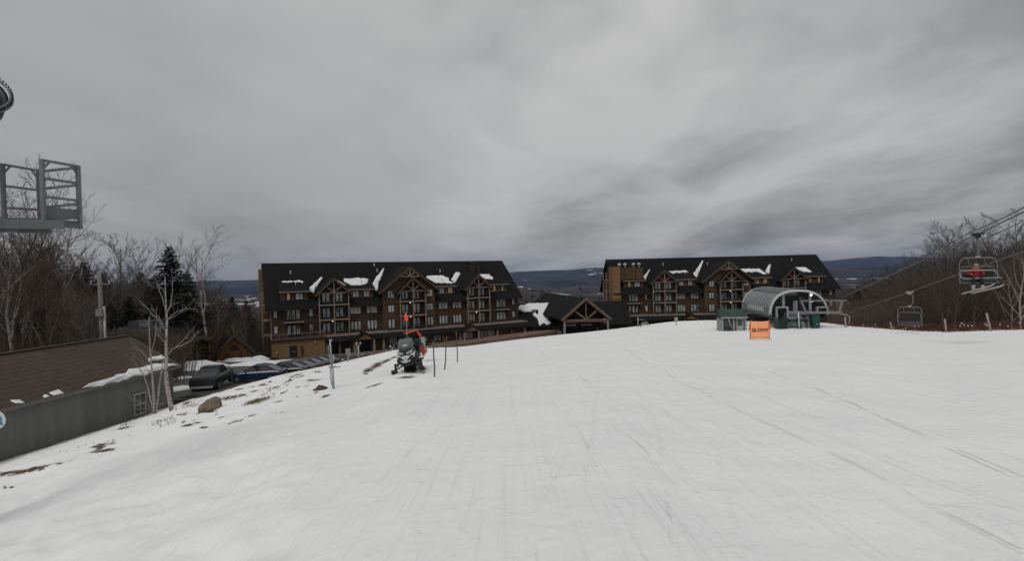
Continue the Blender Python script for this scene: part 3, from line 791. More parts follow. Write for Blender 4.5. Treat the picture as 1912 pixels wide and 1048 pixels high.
# left and right wings with their ridges across
mb = MB()
mb.prism([L3(-1.5,121.0,-12.75),L3(-1.5,131,-7.9),L3(-1.5,141,-12.5),L3(-1.5,131,-8.25),L3(-1.5,121.0,-13.05)], (13,0,0))
mb.prism([L3(14,120.5,-12.6),L3(14,131,-7.8),L3(14,141,-12.5),L3(14,131,-8.15),L3(14,120.5,-12.9)], (14.2,0,0))
wr = mb.build('wing_roof', M_ROOF, EH)
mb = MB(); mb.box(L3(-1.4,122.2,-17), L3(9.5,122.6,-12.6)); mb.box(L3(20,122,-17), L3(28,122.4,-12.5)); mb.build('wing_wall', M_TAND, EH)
mb = MB()
for x in (2,5,8): mb.box(L3(x-.1,122.1,-17), L3(x+.1,122.2,-12.7))
mb.build('wing_batten', M_TRIM, EH)
# porte-cochere front
mb = MB(); truss(mb, 15.65-hw+.2-o.x, 15.65+hw-.2-o.x, ev-o.z, apex-.15-o.z, 109.9-o.y, .38); mb.build('gable_truss', M_BEAM, EH)
mb = MB(); mb.bar(L3(15.65-hw-.15,109.26,ev+.1), L3(15.65,109.26,apex+.18), .06, .42); mb.bar(L3(15.65+hw+.15,109.255,ev+.1), L3(15.65,109.255,apex+.18), .06, .42)
mb.build('bargeboard', M_BEAM, EH)
mb = MB(); mb.prism([L3(15.65-hw+.3,112.5,ev),L3(15.65+hw-.3,112.5,ev),L3(15.65,112.5,apex-.3)], (0,.3,0)); mb.build('gable_panel', M_DARKW, EH)
for x, y in ((11.0,110),(20.3,110),(10.5,116),(20.2,116)):
    mb = MB(); mb.bar(L3(x,y,-14.2), L3(x,y,ev), .38, .38); ps = mb.build('post', M_METAL if y==110 else M_DARKW, EH)
    mb = MB(); mb.box(L3(x-.42,y-.42,-17), L3(x+.42,y+.42,-13.4)); mb.build('stone_base', mat('grey_stone',(.2,.19,.18),var=.4,vscale=4,bump=.8,bscale=8), ps)
mb = MB(); mb.box(L3(10.5,117.4,-17), L3(20.6,117.8,-10.6)); mb.build('back_wall', M_DARKW, EH)
for x0 in (11.9, 15.4):
    for r_ in (-12.6,-11.7):
        mb = MB(); mb.box(L3(x0,117.3,r_), L3(x0+2.6,117.395,r_+.65)); wn = mb.build('window', M_FRAME, EH)
        mb = MB()
        for i in range(4): mb.box(L3(x0+.08+i*.63,117.27,r_+.08), L3(x0+.08+i*.63+.52,117.295,r_+.57))
        mb.build('pane', M_CURT, wn)
mb = MB()
for x in (11.4,19.2): mb.tube([L3(x,116.9,-13.6),L3(x,116.9,-13.1)],[.12,.16],8)
mb.build('wall_lamp', M_VENT, EH)
mb = MB(); mb.bar(L3(10.9,110.05,-10.75),L3(20.4,110.05,-10.75),.2,.42); mb.build('header_beam', M_BEAM, EH)
def f_wing(x, z):
    t = (z+12.75)/(4.85); return (L3(x, 121.0+10*t, z), Vector((0,-.44,.9)))
snow_strip(EH, [(1.7,-8.5),(3,-8.0),(8.0,-7.95),(9.3,-8.0),(9.0,-9.2),(8.6,-10.6),(9.1,-12.3),(8.0,-12.5),(7.2,-12.2),(6.3,-12.6),(5.8,-11.3),(4.9,-10.4),(5.9,-10.0),(6.6,-9.3),(6.0,-8.8),(4.0,-8.6),(2.4,-8.9),(3.0,-9.8),(2.2,-9.6),(1.2,-9.2)], .2, f_wing)
snow_strip(EH, [(21.2,-11.2),(22.0,-10.9),(22.5,-12.0),(22.6,-12.3),(21.4,-12.2)], .2, lambda x, z: (L3(x, 120.5+10*(z+12.6)/4.8, z), Vector((0,-.44,.9))))
# dark terrace in front of the left hotel
M_PAVE = mat('wet_paving', (.13,.105,.085), rough=.7, var=.3, vscale=.6, bump=.3, bscale=3)
u = Vector((math.cos(ANG), math.sin(ANG), 0)); nb = Vector((-math.sin(ANG), math.cos(ANG), 0)); C0 = Vector((-46.3,98,0))
def HLp(s, d, z): p = C0 + u*s + nb*d; return Vector((p.x, p.y, z))
mb = MB()
pts = [HLp(-2,-4.5,0),HLp(56,-3.2,0),HLp(56,-9,0),HLp(36,-15,0),HLp(10,-13,0),HLp(-2,-9,0)]
mb.prism([Vector((p.x,p.y,-15.3+ (0 if i in(0,5,4) else .0))) for i,p in enumerate(pts)], (0,0,.33)); t_ = mb.build('terrace_paving', M_PAVE); tag(t_, kind='structure')
# sloping brown apron towards the entrance
mb = MB(); a_ = [HLp(30,-2.5,-14.6),HLp(60,-2.5,-13.7),HLp(62,-8,-13.6),HLp(32,-9,-14.7)]
mb.prism(a_, (0,0,-.8)); t_ = mb.build('entrance_pavement', mat('brown_wet_pavement',(.17,.12,.09),var=.25,vscale=.4,rough=.7)); tag(t_, kind='structure')
# terrace rails and planting stones near the porch
def rail_fence(name, label, p0, p1, npost, h, group=None):
    t = thing(name, label, 'fence', p0, 0, group); d = Vector(p1)-Vector(p0)
    for i in range(npost):
        mb = MB(); q = d*(i/(npost-1)); mb.bar(q-Vector((0,0,.5)), q+Vector((0,0,h)), .09, .09); mb.build('post', M_METAL, t)
    for z in (.45, h-.05):
        mb = MB(); mb.bar(Vector((0,0,z)), d+Vector((0,0,z)), .06, .06); mb.build('rail', M_METAL, t)
    return t
rail_fence('terrace_railing', 'thin grey railing along the terrace below the left hotel', HLp(10.5,-12,-15), HLp(20,-12,-15), 9, 1.1)
rail_fence('terrace_railing', 'grey railing on the terrace behind the snowmobile', HLp(20.6,-12.4,-15), HLp(31,-12.8,-15), 9, 1.3)
# terrace stones
M_ROCK = mat('grey_rock', (.17,.16,.15), var=.45, vscale=3, bump=1, bscale=6)
M_ROCKB = mat('brown_rock', (.16,.125,.085), var=.5, vscale=4, bump=1, bscale=8)
M_ROCKR = mat('reddish_rock', (.085,.05,.042), var=.4, vscale=5, bump=1, bscale=8)
rr = random.Random(3)
ts = None
for i in range(16):
    p = HLp(9.5+i*1.35+rr.random()*.6, -11.2+rr.random()*1.6, -14.95)
    if ts is None or i % 5 == 0:
        mb = MB(); mb.blob((0,0,.2),(.5+.3*rr.random(),.4,.38),i,.3,10,7)
        ts = mb.build('terrace_stone', M_ROCK); ts.location = p
        q = ts
    else:
        q = ts.copy(); COL.objects.link(q); q.location = p; q.rotation_euler = (0,0,rr.random()*6); s_=.6+rr.random()*.8; q.scale=(s_,s_,s_)
    tag(q, 'grey stone edging the terrace in front of the left hotel', 'stone', 'stones along the hotel terrace')
for px_, h_, lab in ((666,2.2,'thin grey lamp pole on the terrace left of the dark porch'),(729,1.5,'short pale post on the terrace left of the snowmobile')):
    b_ = low_pt(px_, 78); b_.z = -14.9
    Y_ = 78; top = at(px_+(-2), 645 if px_==666 else 650, Y_)
    t = thing('terrace_light', lab, 'light post', (b_.x,b_.y,-15.2), 0, 'lights on the hotel terrace')
    mb = MB(); mb.tube([(0,0,0),(0,0,top.z+15.2)],.09,8); mb.build('pole', M_METAL, t)
    mb = MB(); z=top.z+15.2; mb.tube([(-.28,0,z-.1),(-.3,0,z+.35)],[.1,.16],8); mb.tube([(.28,0,z+.05),(.3,0,z+.4)],[.1,.16],8); mb.bar((-.28,0,z),(.28,0,z),.06,.06); mb.build('lamp_head', M_VENT, t)

# ------------------------------------------------------------------ lift terminal
def frame_M(p, rz): return Matrix.Translation(p) @ Matrix.Rotation(rz, 4, 'Z')
M_TG = mat('terminal_grey', (.20,.21,.215), rough=.45, metal=.3, var=.12, vscale=1.5)
M_TL = mat('terminal_light_grey', (.30,.315,.32), rough=.4, metal=.2, var=.1, vscale=2)
M_TGR = mat('lift_green', (.012,.060,.045), rough=.45, var=.2, vscale=3)
M_TGR2 = mat('lift_green_dark', (.010,.030,.018), rough=.5, var=.3, vscale=3)
M_TGR3 = mat('lift_green_pale', (.13,.17,.165), rough=.5, var=.15, vscale=2)
M_TPANEL = mat('canopy_panel', (.12,.125,.13), rough=.3, metal=.2, var=.15, vscale=1)
T0 = Vector((30.85, 61.5, -7.24)); TA = R(-9.3)
TT = thing('lift_terminal', 'grey arched chairlift terminal with green drive parts behind the orange banner', 'lift station', T0, TA); TT.scale = (.96,.96,.96)
Wd = 6.5; Ln = 12.2; zb_, zt_ = 1.5, 4.45
def archpt(u_, grow=0):  # u in 0..1 left bottom to right bottom ; flattened arch
    a = math.pi*(1-u_) ; ex = .80
    cx = math.cos(a); sy = math.sin(a)
    x = Wd/2 + (Wd/2+grow)*math.copysign(abs(cx)**ex, cx)
    z = zb_ + (zt_-zb_+grow)*abs(sy)**.86
    return x, z
NA = 28
# glazed roof shell, ribs, rims
mb = MB()
rings = []
for y in (0, Ln):
    rings.append([(archpt(i/NA,.0)[0], y, archpt(i/NA)[1]) for i in range(NA+1)])
ids = [[mb.P(p) for p in r] for r in rings]
ins = [[mb.P((p[0]*.985+.05, p[1], p[2]-.07)) for p in r] for r in rings]
for j in range(NA): mb.face((ids[0][j], ids[0][j+1], ids[1][j+1], ids[1][j]), True); mb.face((ins[0][j], ins[1][j], ins[1][j+1], ins[0][j+1]), True)
mb.build('canopy', M_TPANEL, TT)
for k_ in range(15):
    y = .15 + (Ln-.3)*k_/14; mb = MB()
    mb.tube([(archpt(i/NA,.05)[0], y, archpt(i/NA,.05)[1]) for i in range(NA+1)], .05 if k_ not in (0,14) else .12, 6); mb.build('canopy_rib', mat('pale_rib',(.44,.455,.46),rough=.4), TT)
mb = MB()
pa = [(Wd/2 + (x-Wd/2)*1.0, -.05, z) for x, z in (archpt(i/NA) for i in range(NA+1))]
mb.tube(pa, .125, 8); mb.build('front_arch', mat('pale_rib',(.44,.455,.46),rough=.4), TT)
mb = MB()  # solid grey crown strip on top of the roof
for i in range(9, 19):
    a, b_ = archpt(i/NA,.1), archpt((i+1)/NA,.1); mb.prism([(a[0],.3,a[1]),(b_[0],.3,b_[1]),(b_[0],.3,b_[1]+.05),(a[0],.3,a[1]+.05)], (0,Ln-.6,0))
mb.build('roof_strip', mat('dark_grey_roof_panel',(.10,.105,.105),rough=.6,var=.2,vscale=1), TT)
mb = MB()  # side skirt, left: pale green and lower curve
mb.prism([(-.05,.1,1.45),(-.05,Ln,1.45),(-.05,Ln,2.35),(-.05,.1,2.35)],(-.06,0,0)); mb.build('side_skirt', M_TGR3, TT)
mb = MB()
mb.prism([(-.12,2.2,1.75),(-.12,9.2,1.75),(-.12,9.2,2.35),(-.12,2.2,2.35)],(-.03,0,0)); mb.build('side_lettering_panel', mat('pale_panel',(.36,.38,.375),var=.25,vscale=6,rough=.5), TT)
mb = MB()
mb.prism([(.0,.1,1.44),(.0,Ln,1.44),(.9,Ln,.85),(.9,.1,.85)],(-.05,0,-.02)); mb.prism([(Wd,.1,1.44),(Wd,Ln,1.44),(Wd-.9,Ln,.85),(Wd-.9,.1,.85)],(-.05,0,-.02)); mb.build('lower_fairing', M_TGR2, TT)
# inner machinery
def part(name, m_, fn):
    mb = MB(); fn(mb); return mb.build(name, m_, TT)
part('rear_louvre', M_TG, lambda b: [b.box((1.2,3.0,1.5+i*.3),(5.4,3.06,1.5+i*.3+.08)) for i in range(9)])
part('rear_wall', mat('terminal_dark_glass',(.07,.08,.088),rough=.2), lambda b: b.box((.7,7.0,1.2),(5.9,7.1,3.6)))
part('column', M_TL, lambda b: b.box((1.55,.5,2.3),(1.85,.8,4.05)))
part('column', M_TL, lambda b: b.box((3.1,1.2,1.8),(3.6,1.6,3.2)))
part('column', M_TL, lambda b: b.box((4.7,.6,1.5),(5.0,.9,4.0)))
def portal(b, x0, x1, z0, z1, y):
    b.box((x0,y,z0),(x0+.16,y+.5,z1)); b.box((x1-.16,y,z0),(x1,y+.5,z1)); b.box((x0+.16,y,z1-.16),(x1-.16,y+.5,z1))
part('guide_portal', M_TL, lambda b: portal(b,.55,1.95,1.15,2.55,-.45))
part('guide_portal', M_TL, lambda b: portal(b,5.2,6.5,1.6,2.5,-.4))
part('rope_guide', mat('black_rubber',(.012,.012,.013),rough=.7), lambda b: b.bar((.8,-.5,2.3),(1.4,-.1,1.5),.3,.3))
part('rope_guide', MATS['black_rubber'], lambda b: b.bar((5.5,-.3,2.0),(6.2,0,1.85),.3,.3))
part('tension_frame', M_TG, lambda b: [b.bar((3.3,-.6,3.25),(8.3,-.9,3.25),.12,.14), b.bar((3.3,-.6,3.25),(3.9,-.5,1.9),.22,.2), b.bar((7.9,-.9,3.25),(7.6,-.6,1.6),.26,.22), b.bar((1.95,-.2,1.85),(7.9,-.6,1.75),.3,.28), b.bar((2,1.2,1.5),(6,1.2,1.5),.2,.3)])
part('bullwheel', M_TG, lambda b: b.tube([(3.4,5,1.15),(3.4,5,1.3)],2.1,24,sm=False))
part('drive_housing', M_TGR3, lambda b: b.prism([(1.6,-.3,.95),(3.4,-.3,.95),(3.7,-.3,1.2),(3.3,-.3,1.42),(1.9,-.3,1.3)],(0,1.6,0)))
part('drive_housing', M_TL, lambda b: b.prism([(4.1,.2,.85),(5.5,.2,.85),(5.5,.2,1.25),(4.9,.2,1.3)],(0,1.4,0)))
part('green_fairing', M_TGR, lambda b: [b.box((2.2,-.2,.6),(3.2,1.4,.95)), b.bar((3.05,-.3,1.2),(3.35,-.3,-.9),.34,.5)])
part('drive_pedestal', M_TGR2, lambda b: b.loft([[(.35,-.9,-.9),(2.0,-.9,-.9),(2.0,.9,-.9),(.35,.9,-.9)],[(.7,-.7,.4),(1.7,-.7,.4),(1.7,.7,.4),(.7,.7,.4)],[(.5,-.8,1.1),(1.9,-.8,1.1),(1.9,.8,1.1),(.5,.8,1.1)]]))
part('support_leg', M_TGR, lambda b: b.loft([[(4.55,-.7,-.6),(5.35,-.7,-.6),(5.35,.1,-.6),(4.55,.1,-.6)],[(4.65,-.7,.3),(5.4,-.7,.3),(5.4,.1,.3),(4.65,.1,.3)],[(4.5,-.75,1.45),(5.45,-.75,1.45),(5.45,.15,1.45),(4.5,.15,1.45)]]))
part('leg_plate', M_VENT, lambda b: b.box((4.95,-.75,.36),(5.1,-.72,.46)))
part('support_leg', M_TG, lambda b: b.tube([(3.0,8.5,-1.5),(3.0,8.5,1.5)],.42,10))
part('cable_arm', M_METAL, lambda b: [b.tube([(7.7,-.3,1.6),(8.6,-.3,1.45),(8.9,-.3,1.2),(8.8,-.3,.3)],.06,6), b.tube([(8.4,-.3,1.2),(8.4,-.3,-.9)],.08,8)])
part('conduit', M_TGR3, lambda b: b.tube([(3.0,-.75,1.1),(2.85,-.8,.6),(2.95,-.8,.0),(3.3,-.8,-.2)],.03,6))
mbl = MB(); mbl.blob((4.65,-.2,3.95),(.11,.11,.11),1,0,10,6); mbl.build('lamp', mat('white_lamp',(.9,.9,.85),emit=(1,.96,.9,6)), TT)
part('sign_plate', mat('white_plate',(.75,.77,.77)), lambda b: b.box((4.72,.5,3.0),(5.15,.56,3.14)))
# things around the terminal
p = slope_pt(1491, 60.5); t = thing('marker_pole', 'white pole standing in front of the lift terminal arch', 'pole', p, 0)
mb = MB(); mb.tube([(0,0,-.5),(-.08,0,2.0)],.07,8); mb.build('shaft', mat('white_paint',(.62,.63,.63)), t); mb = MB(); mb.tube([(-.08,0,1.96),(-.08,0,2.06)],.085,8); mb.build('cap', M_VENT, t)
for i, px_ in enumerate((1400,1500,1509)):
    p = slope_pt(px_, 61); t = thing('gate_hoop', ('dark gate stand beside the banner','tall thin gate stand right of the white pole','small curved gate stand beside the green leg')[i], 'gate', p, .3*i, 'queue gates at the lift')
    mb = MB(); hh = (1.3,1.15,.8)[i]; mb.tube([(-.5,0,-.3),(-.5,0,hh*.8),(-.3,0,hh),(.3,0,hh),(.5,0,hh*.75),(.5,0,-.3)],.035,6); mb.tube([(-.5,0,hh*.45),(.5,0,hh*.4)],.03,6); mb.build('hoop', M_RAIL, t)
    mb = MB(); mb.box((.1,-.05,hh*.5),(.32,.05,hh*.85)); mb.build('reader', mat('black_plastic',(.02,.02,.022),rough=.5), t)

# ------------------------------------------------------------------ operator's hut
hp = slope_pt(1363, 60.0); hp.z = -7.42
HT = thing('lift_hut', 'small green-roofed lift operator hut with white corner boards, left of the banner', 'hut', hp, R(-6))
M_HW = mat('hut_grey_green', (.048,.055,.052), var=.2, vscale=3); M_HR = mat('green_metal_roof', (.027,.052,.042), rough=.5, var=.2, vscale=2); M_WT = mat('white_trim', (.30,.31,.31), var=.1)
mb = MB(); w2 = 1.27; mb.prism([(-w2,-1.1,-.4),(-w2,1.1,-.4),(-w2,1.1,1.85),(-w2,0,2.45),(-w2,-1.1,1.85)],(2*w2,0,0)); mb.build('wall', M_HW, HT)
mb = MB()
for s_ in (-1, 1): mb.prism([(-w2-.2,0,2.5),(-w2-.2,s_*1.4,1.72),(-w2-.2,s_*1.4,1.8),(-w2-.2,0,2.58)],(2*w2+.4,0,0))
rf = mb.build('roof', M_HR, HT)
mb = MB(); mb.box((-w2-.2,-1.45,1.62),(w2+.2,-1.402,1.76)); mb.build('fascia', M_WT, rf)
for x in (-w2, -.02, w2):
    mb = MB(); mb.box((x-.09,-1.19,-.4),(x+.09,-1.104,1.75)); mb.build('corner_board', M_WT, HT)
mb = MB(); mb.box((-w2-.06,-.85,.1),(-w2-.003,.85,1.5)); mb.build('side_window', M_WT, HT)
for x0, x1 in ((-1.12,-.15),):
    mb = MB(); mb.box((x0,-1.13,.55),(x1,-1.102,1.5)); f_=mb.build('window', M_FRAME, HT); mb = MB(); mb.box((x0+.06,-1.14,.61),(x1-.06,-1.131,1.44)); mb.build('pane', mat('dark_pane',(.05,.06,.06),rough=.1), f_)
mb = MB(); mb.box((.28,-1.135,-.35),(1.05,-1.104,1.6)); d_=mb.build('door', M_WT, HT); mb = MB(); mb.box((.4,-1.15,.75),(.92,-1.136,1.48)); mb.build('pane', mat('dark_pane',(.05,.06,.06)), d_)
mb = MB(); mb.box((.94,-1.16,.3),(.99,-1.137,.42)); mb.build('handle', M_METAL, d_)
mb = MB(); mb.box((-.95,-1.7,-.4),(-.1,-1.2,.15)); mb.box((-1.1,-1.75,.15),(.1,-1.15,.2)); mb.build('counter', M_TG, HT)
mb = MB(); mb.tube([(-.7,-1.5,1.6),(-.5,-1.52,.8),(-.1,-1.5,.3)],.03,6); mb.build('hose', M_VENT, HT)

# ------------------------------------------------------------------ slow banner
bp_ = slope_pt(1417, 38.0)
BN = thing('slow_banner', 'orange banner reading SLOW stretched between two bamboo poles on the snow', 'banner', bp_, R(-4))
w_, h_ = .71, 1.30
mb = MB(); NX, NZ = 16, 12; g = []
for j in range(NZ+1):
    row = []
    for i in range(NX+1):
        u_, v_ = i/NX, j/NZ; xx = (u_-.5)*2*w_*(1-.03*v_); sag = -.05*(1-(2*u_-1)**2)*v_
        row.append(mb.P((xx, -.05*math.sin(u_*math.pi)+.012*math.sin(u_*9+v_*7), .10+v_*h_+sag)))
    g.append(row)
for j in range(NZ):
    for i in range(NX): mb.face((g[j][i],g[j][i+1],g[j+1][i+1],g[j+1][i]), True)
M_OR = mat('orange_vinyl', (1.0,.40,.19), rough=.55, var=.06, vscale=3)
so = mb.build('cloth', M_OR, BN); md = so.modifiers.new('thick','SOLIDIFY'); md.thickness = .006
mb = MB()
for x in (-w_+.02, w_-.02): mb.tube([(x,.02,-.5),(x*1.0,.02,1.48)],.022,6)
mb.build('pole', mat('bamboo',(.30,.17,.07),var=.3,vscale=8), BN)
mb = MB(); mb.bar((-w_,-.03,.12),(w_,-.03,.12),.012,.03); mb.bar((-w_+.03,-.018,.12),(-w_+.05,-.018,1.38),.03,.012,up=(0,1,0)); mb.bar((w_-.03,-.018,.12),(w_-.05,-.018,1.38),.03,.012,up=(0,1,0)); mb.build('hem', mat('dark_orange_hem',(.55,.08,.02)), BN)
for x in (-w_-.02, w_+.02):
    mb = MB(); mb.tube([(x,.02,.75),(x,.02,1.15)],.05,8); mb.build('foam_pad', mat('orange_foam',(.7,.14,.03)), BN)
tx = bpy.data.curves.new('letters','FONT'); tx.body = 'SLOW'; tx.align_x = 'CENTER'; tx.size = .34; tx.extrude = .002; tx.offset = .007
to = bpy.data.objects.new('tmp', tx); COL.objects.link(to); bpy.context.view_layer.update()
me = bpy.data.meshes.new_from_object(to.evaluated_get(bpy.context.evaluated_depsgraph_get())); bpy.data.objects.remove(to)
me.materials.clear(); me.materials.append(mat('black_print',(.10,.035,.018),rough=.7))
lo = bpy.data.objects.new('lettering', me); COL.objects.link(lo); lo.parent = BN; lo.rotation_euler = (R(90),0,0); lo.scale = (1.22,1,1); lo.location = (0,-.075,.62)

# ------------------------------------------------------------------ poles and signs on the right
M_POST = mat('weathered_post', (.28,.26,.24), var=.3, vscale=4)
M_BAMB = mat('brown_bamboo', (.085,.06,.042), var=.4, vscale=6)
fence_pts = []
for px_, top_py, w_, lab in ((1207,598,.05,'thin grey post on the crest left of the small white sign'),(1580,600,.10,'short grey post nearest the lift terminal'),(1664,602,.12,'grey post below the empty chairlift chair'),
                    (1766,596,.13,'grey wooden post on the crest between the two lift chairs'),(1849,585,.15,'tall leaning grey post at the right end of the crest')):
    yc = interp(YC, px_)*.97; p = slope_pt(px_, yc)
    top = at(px_-(7 if px_==1849 else 2), top_py, yc); q = top-p
    t = thing('crest_post', lab, 'post', p, 0, 'posts along the snow crest')
    mb = MB(); mb.tube([Vector(-q*.25), q*.5, q],[w_/2,w_/2*1.02,w_/2*.95],8); mb.build('shaft', M_POST, t)
    mb = MB(); mb.tube([q*.55, q*.58], w_/2+.012, 8); mb.build('tie', mat('orange_rope',(.30,.12,.07)), t)
    if px_ > 1500: fence_pts.append((px_, yc, q.z))
# orange rope with flags along the crest
RP = thing('crest_rope', 'orange rope with small flags strung low along the right snow crest', 'rope', slope_pt(1580, interp(YC,1580)*.97))
o = RP.location.copy(); pts = []
for i in range(60):
    px_ = 1548 + (1935-1548)*i/59; yc = interp(YC, px_)*.975; p = slope_pt(px_, yc, .12+.06*math.sin(i*1.1)); pts.append(p-o)
mb = MB(); mb.tube(pts,.018,5); mb.build('rope', mat('orange_rope',(.30,.12,.07)), RP)
mf = MB(); mw = MB()
for i in range(2, 59, 2):
    p = pts[i] + Vector((0,.0,-.02)); s_ = .09
    (mf if i % 3 else mw).prism([p, p+Vector((s_*1.6,0,0)), p+Vector((s_*.8,0,-s_*1.5))], (0,.01,0))
mf.build('flag', mat('red_flag',(.26,.07,.04)), RP); mw.build('white_flag', M_WT, RP)
# orange/red net line with reflectors standing further down the bank
NF = thing('snow_fence', 'low reddish slat fence with pale tags behind the right snow crest', 'fence', (0,0,0))
o = Vector(at(1600, 612, 60)); NF.location = o; rr = random.Random(5)
mb = MB(); mt = MB()
for i in range(150):
    px_ = 1562+ (1930-1562)*i/149; Yb = interp(YC, px_)+5; top = at(px_, interp([(1562,603),(1620,606),(1700,607),(1770,604),(1850,600),(1930,598)], px_)+rr.uniform(-2,2), Yb)-o
    mb.bar(top-Vector((0,0,3.0)), top, .05, .02)
    if rr.random() < .16: q = top+Vector((0,-.06,-.05-rr.random()*.5)); mt.box(q-Vector((.07,.01,.06)), q+Vector((.07,.01,.06)))
mb.build('slat', mat('red_brown_slat',(.10,.04,.03),var=.4,vscale=3), NF); mt.build('pale_tag', mat('pale_orange_tag',(.55,.40,.30)), NF)
# small white sign and bench like frame on the crest
p = slope_pt(1261, 66); t = thing('crest_sign', 'small blank white sign on a short post at the snow crest', 'sign', p)
mb = MB(); mb.tube([(0,0,-.4),(-.03,0,.8)],.035,6); mb.build('post', M_RAIL, t); mb = MB(); mb.box((-.22,-.03,.42),(.2,.0,1.02)); mb.build('panel', M_WT, t)
p = slope_pt(1203, 64.5); t = thing('hand_barrow', 'tipped dark tube frame lying on the crest before the right hotel', 'frame', p)
mb = MB(); mb.tube([(-.7,0,-.1),(-.35,0,.55),(.3,0,.62),(.55,.1,.15)],.035,6); mb.tube([(-.5,0,.3),(.4,0,.3)],.035,6); mb.tube([(-.35,.5,.5),(.3,.5,.55)],.03,6); mb.tube([(-.1,0,.6),(-.55,.4,-.1)],.03,6); mb.build('tube_frame', M_METAL, t)
mb = MB(); mb.box((-.45,-.02,.33),(.3,.02,.5)); mb.build('slat', M_TG, t)
p = slope_pt(1190, 64.5); t = thing('tall_marker', 'tall thin grey pole beside the tipped frame on the crest', 'pole', p)
mb = MB(); mb.tube([(0,0,-.4),(-.05,0,1.35)],.05,6); mb.build('shaft', M_METAL, t); mb = MB(); mb.bar((-.05,0,1.0),(.75,0,.95),.06,.06); mb.build('crossbar', M_METAL, t)
# bamboo stakes beside the snowmobile
for px_, top, bot, lab, ornge in ((809,637,706,'left bamboo stake of the three beside the snowmobile',1),(831,629,690,'middle bamboo stake with an orange band, right of the snowmobile',1),(852,620,676,'right bamboo stake of the three beside the snowmobile, broken at the top',0)):
    p = ground_at(px_+(2 if px_!=831 else -1), bot); tp = at(px_+(3 if px_==831 else 0), top, p.y); q = tp-p
    t = thing('bamboo_stake', lab, 'stake', p, 0, 'stakes right of the snowmobile')
    mb = MB(); mb.tube([-q*.2, q*.3+Vector((.02,0,0)), q*.6, q],[.03,.028,.026,.022],7); mb.build('shaft', M_BAMB, t)
    mb = MB(); mb.tube([q*.86, q*.985],[.029,.028],7); mb.build('band', mat('faded_orange_band',(.19,.11,.08)), t)
# hydrant pole and others on the left bank
p = ground_at(623, 728); top = at(616, 634, p.y)-p
t = thing('weather_pole', 'grey metal pole with a crossplate and hanging cable on the left bank', 'pole', p)
mid = top*.45
mb = MB(); mb.tube([-top*.15, mid],.052,10); mb.tube([mid, top],.033,8); mb.build('mast', M_METAL, t)
mb = MB(); mb.box(mid+Vector((-.11,-.06,-.02)), mid+Vector((.13,.06,.03))); mb.build('crossplate', M_METAL, t)
mb = MB(); mb.tube([mid+Vector((-.06,0,.1)), top*.86+Vector((-.08,0,0)), top*.9+Vector((-.02,0,.0))],.016,6); mb.build('side_tube', M_METAL, t)
mb = MB(); mb.tube([top+Vector((0,0,-.1)), top+Vector((.06,0,-.06)), top+Vector((.07,0,.0))],.02,6); mb.build('hook', M_METAL, t)
mb = MB(); mb.tube([top*.7+Vector((.09,0,0)), top*.52+Vector((.05,0,0))],.03,6); mb.build('sensor', M_METAL, t)
mb = MB(); mb.tube([mid+Vector((-.05,-.02,0)), mid*.6+Vector((-.09,-.02,0)), mid*.25+Vector((-.06,-.02,0)), mid*.02+Vector((0,-.03,0))],.010,5); mb.build('cable', M_RAIL, t)
p = slope_pt(646, 39.5); p2 = at(645,653,39.5)
t = thing('utility_cabinet', 'pale grey metal box on a short post at the edge of the left bank', 'box', p)
q = p2-p; mb = MB(); mb.tube([(0,0,-.5),(0,0,q.z-.1)],.05,8); mb.build('post', M_METAL, t); mb = MB(); mb.box((-.16,-.1,q.z-.35),(.16,.1,q.z+.05)); mb.build('cabinet', M_TG, t)
# ------------------------------------------------------------------ snowmobile
sp = ground_at(767, 694)
yawS = R(6)
SM = thing('snowmobile', 'white and black snowmobile with an orange whip flag, parked facing up the slope', 'snowmobile', sp+Vector((0,0,-.02)), 0)
SM.rotation_euler = (R(-5), R(-8), yawS); SM.scale = (1.2,1.2,1.2)
M_BLK = mat('black_plastic', (.02,.02,.022), rough=.5); M_BLK2 = mat('black_vinyl', (.03,.03,.032), rough=.6, var=.2, vscale=6)
M_WHT = mat('white_hood_plastic', (.62,.64,.65), rough=.35)
def loftp(name, m_, rings, par, sm=True, sub=0, **kw):
    mb = MB(); mb.loft(rings, sm=sm); ob = mb.build(name, m_, par)
    return ob
def ring(y, pts): return [(x, y, z) for x, z in pts]
def sym(pts): return pts + [(-x, z) for x, z in pts[::-1]]
# skis, spindles, A-arms (front is -y)
for s in (-1, 1):
    x = s*.50
    mb = MB(); mb.loft([[(x-.07,y,z),(x+.07,y,z),(x+.06,y,z+.03),(x-.06,y,z+.03)] for y, z in ((-1.05,.22),(-.98,.10),(-.85,.03),(-.5,.0),(.0,.0),(.15,.03))]); sk = mb.build('ski', M_BLK, SM)
    mb = MB(); mb.tube([(x,-1.03,.2),(x,-.9,.24),(x,-.72,.05)],.018,6); mb.build('ski_loop', M_BLK, sk)
    mb = MB(); mb.tube([(x,-.42,.03),(x*.94,-.38,.42)],.045,8); mb.box((x-.07,-.5,.03),(x+.07,-.34,.15)); mb.build('spindle', M_BLK, SM)
    mb = MB(); mb.tube([(x*.95,-.4,.32),(s*.14,-.45,.5)],.026,6); mb.tube([(x*.95,-.4,.2),(s*.14,-.2,.32)],.026,6); mb.tube([(x*.95,-.38,.2),(s*.14,-.55,.34)],.026,6); mb.tube([(x*.8,-.4,.3),(s*.2,-.4,.72)],.035,7); mb.build('suspension_arm', M_BLK, SM)
loftp('belly_pan', M_BLK2, [ring(-.92, sym([(.10,.38),(.14,.46)])), ring(-.75, sym([(.18,.30),(.30,.50)])), ring(-.4, sym([(.22,.26),(.36,.56)])), ring(.1, sym([(.2,.26),(.40,.6)])), ring(.5, sym([(.2,.3),(.36,.55)]))], SM)
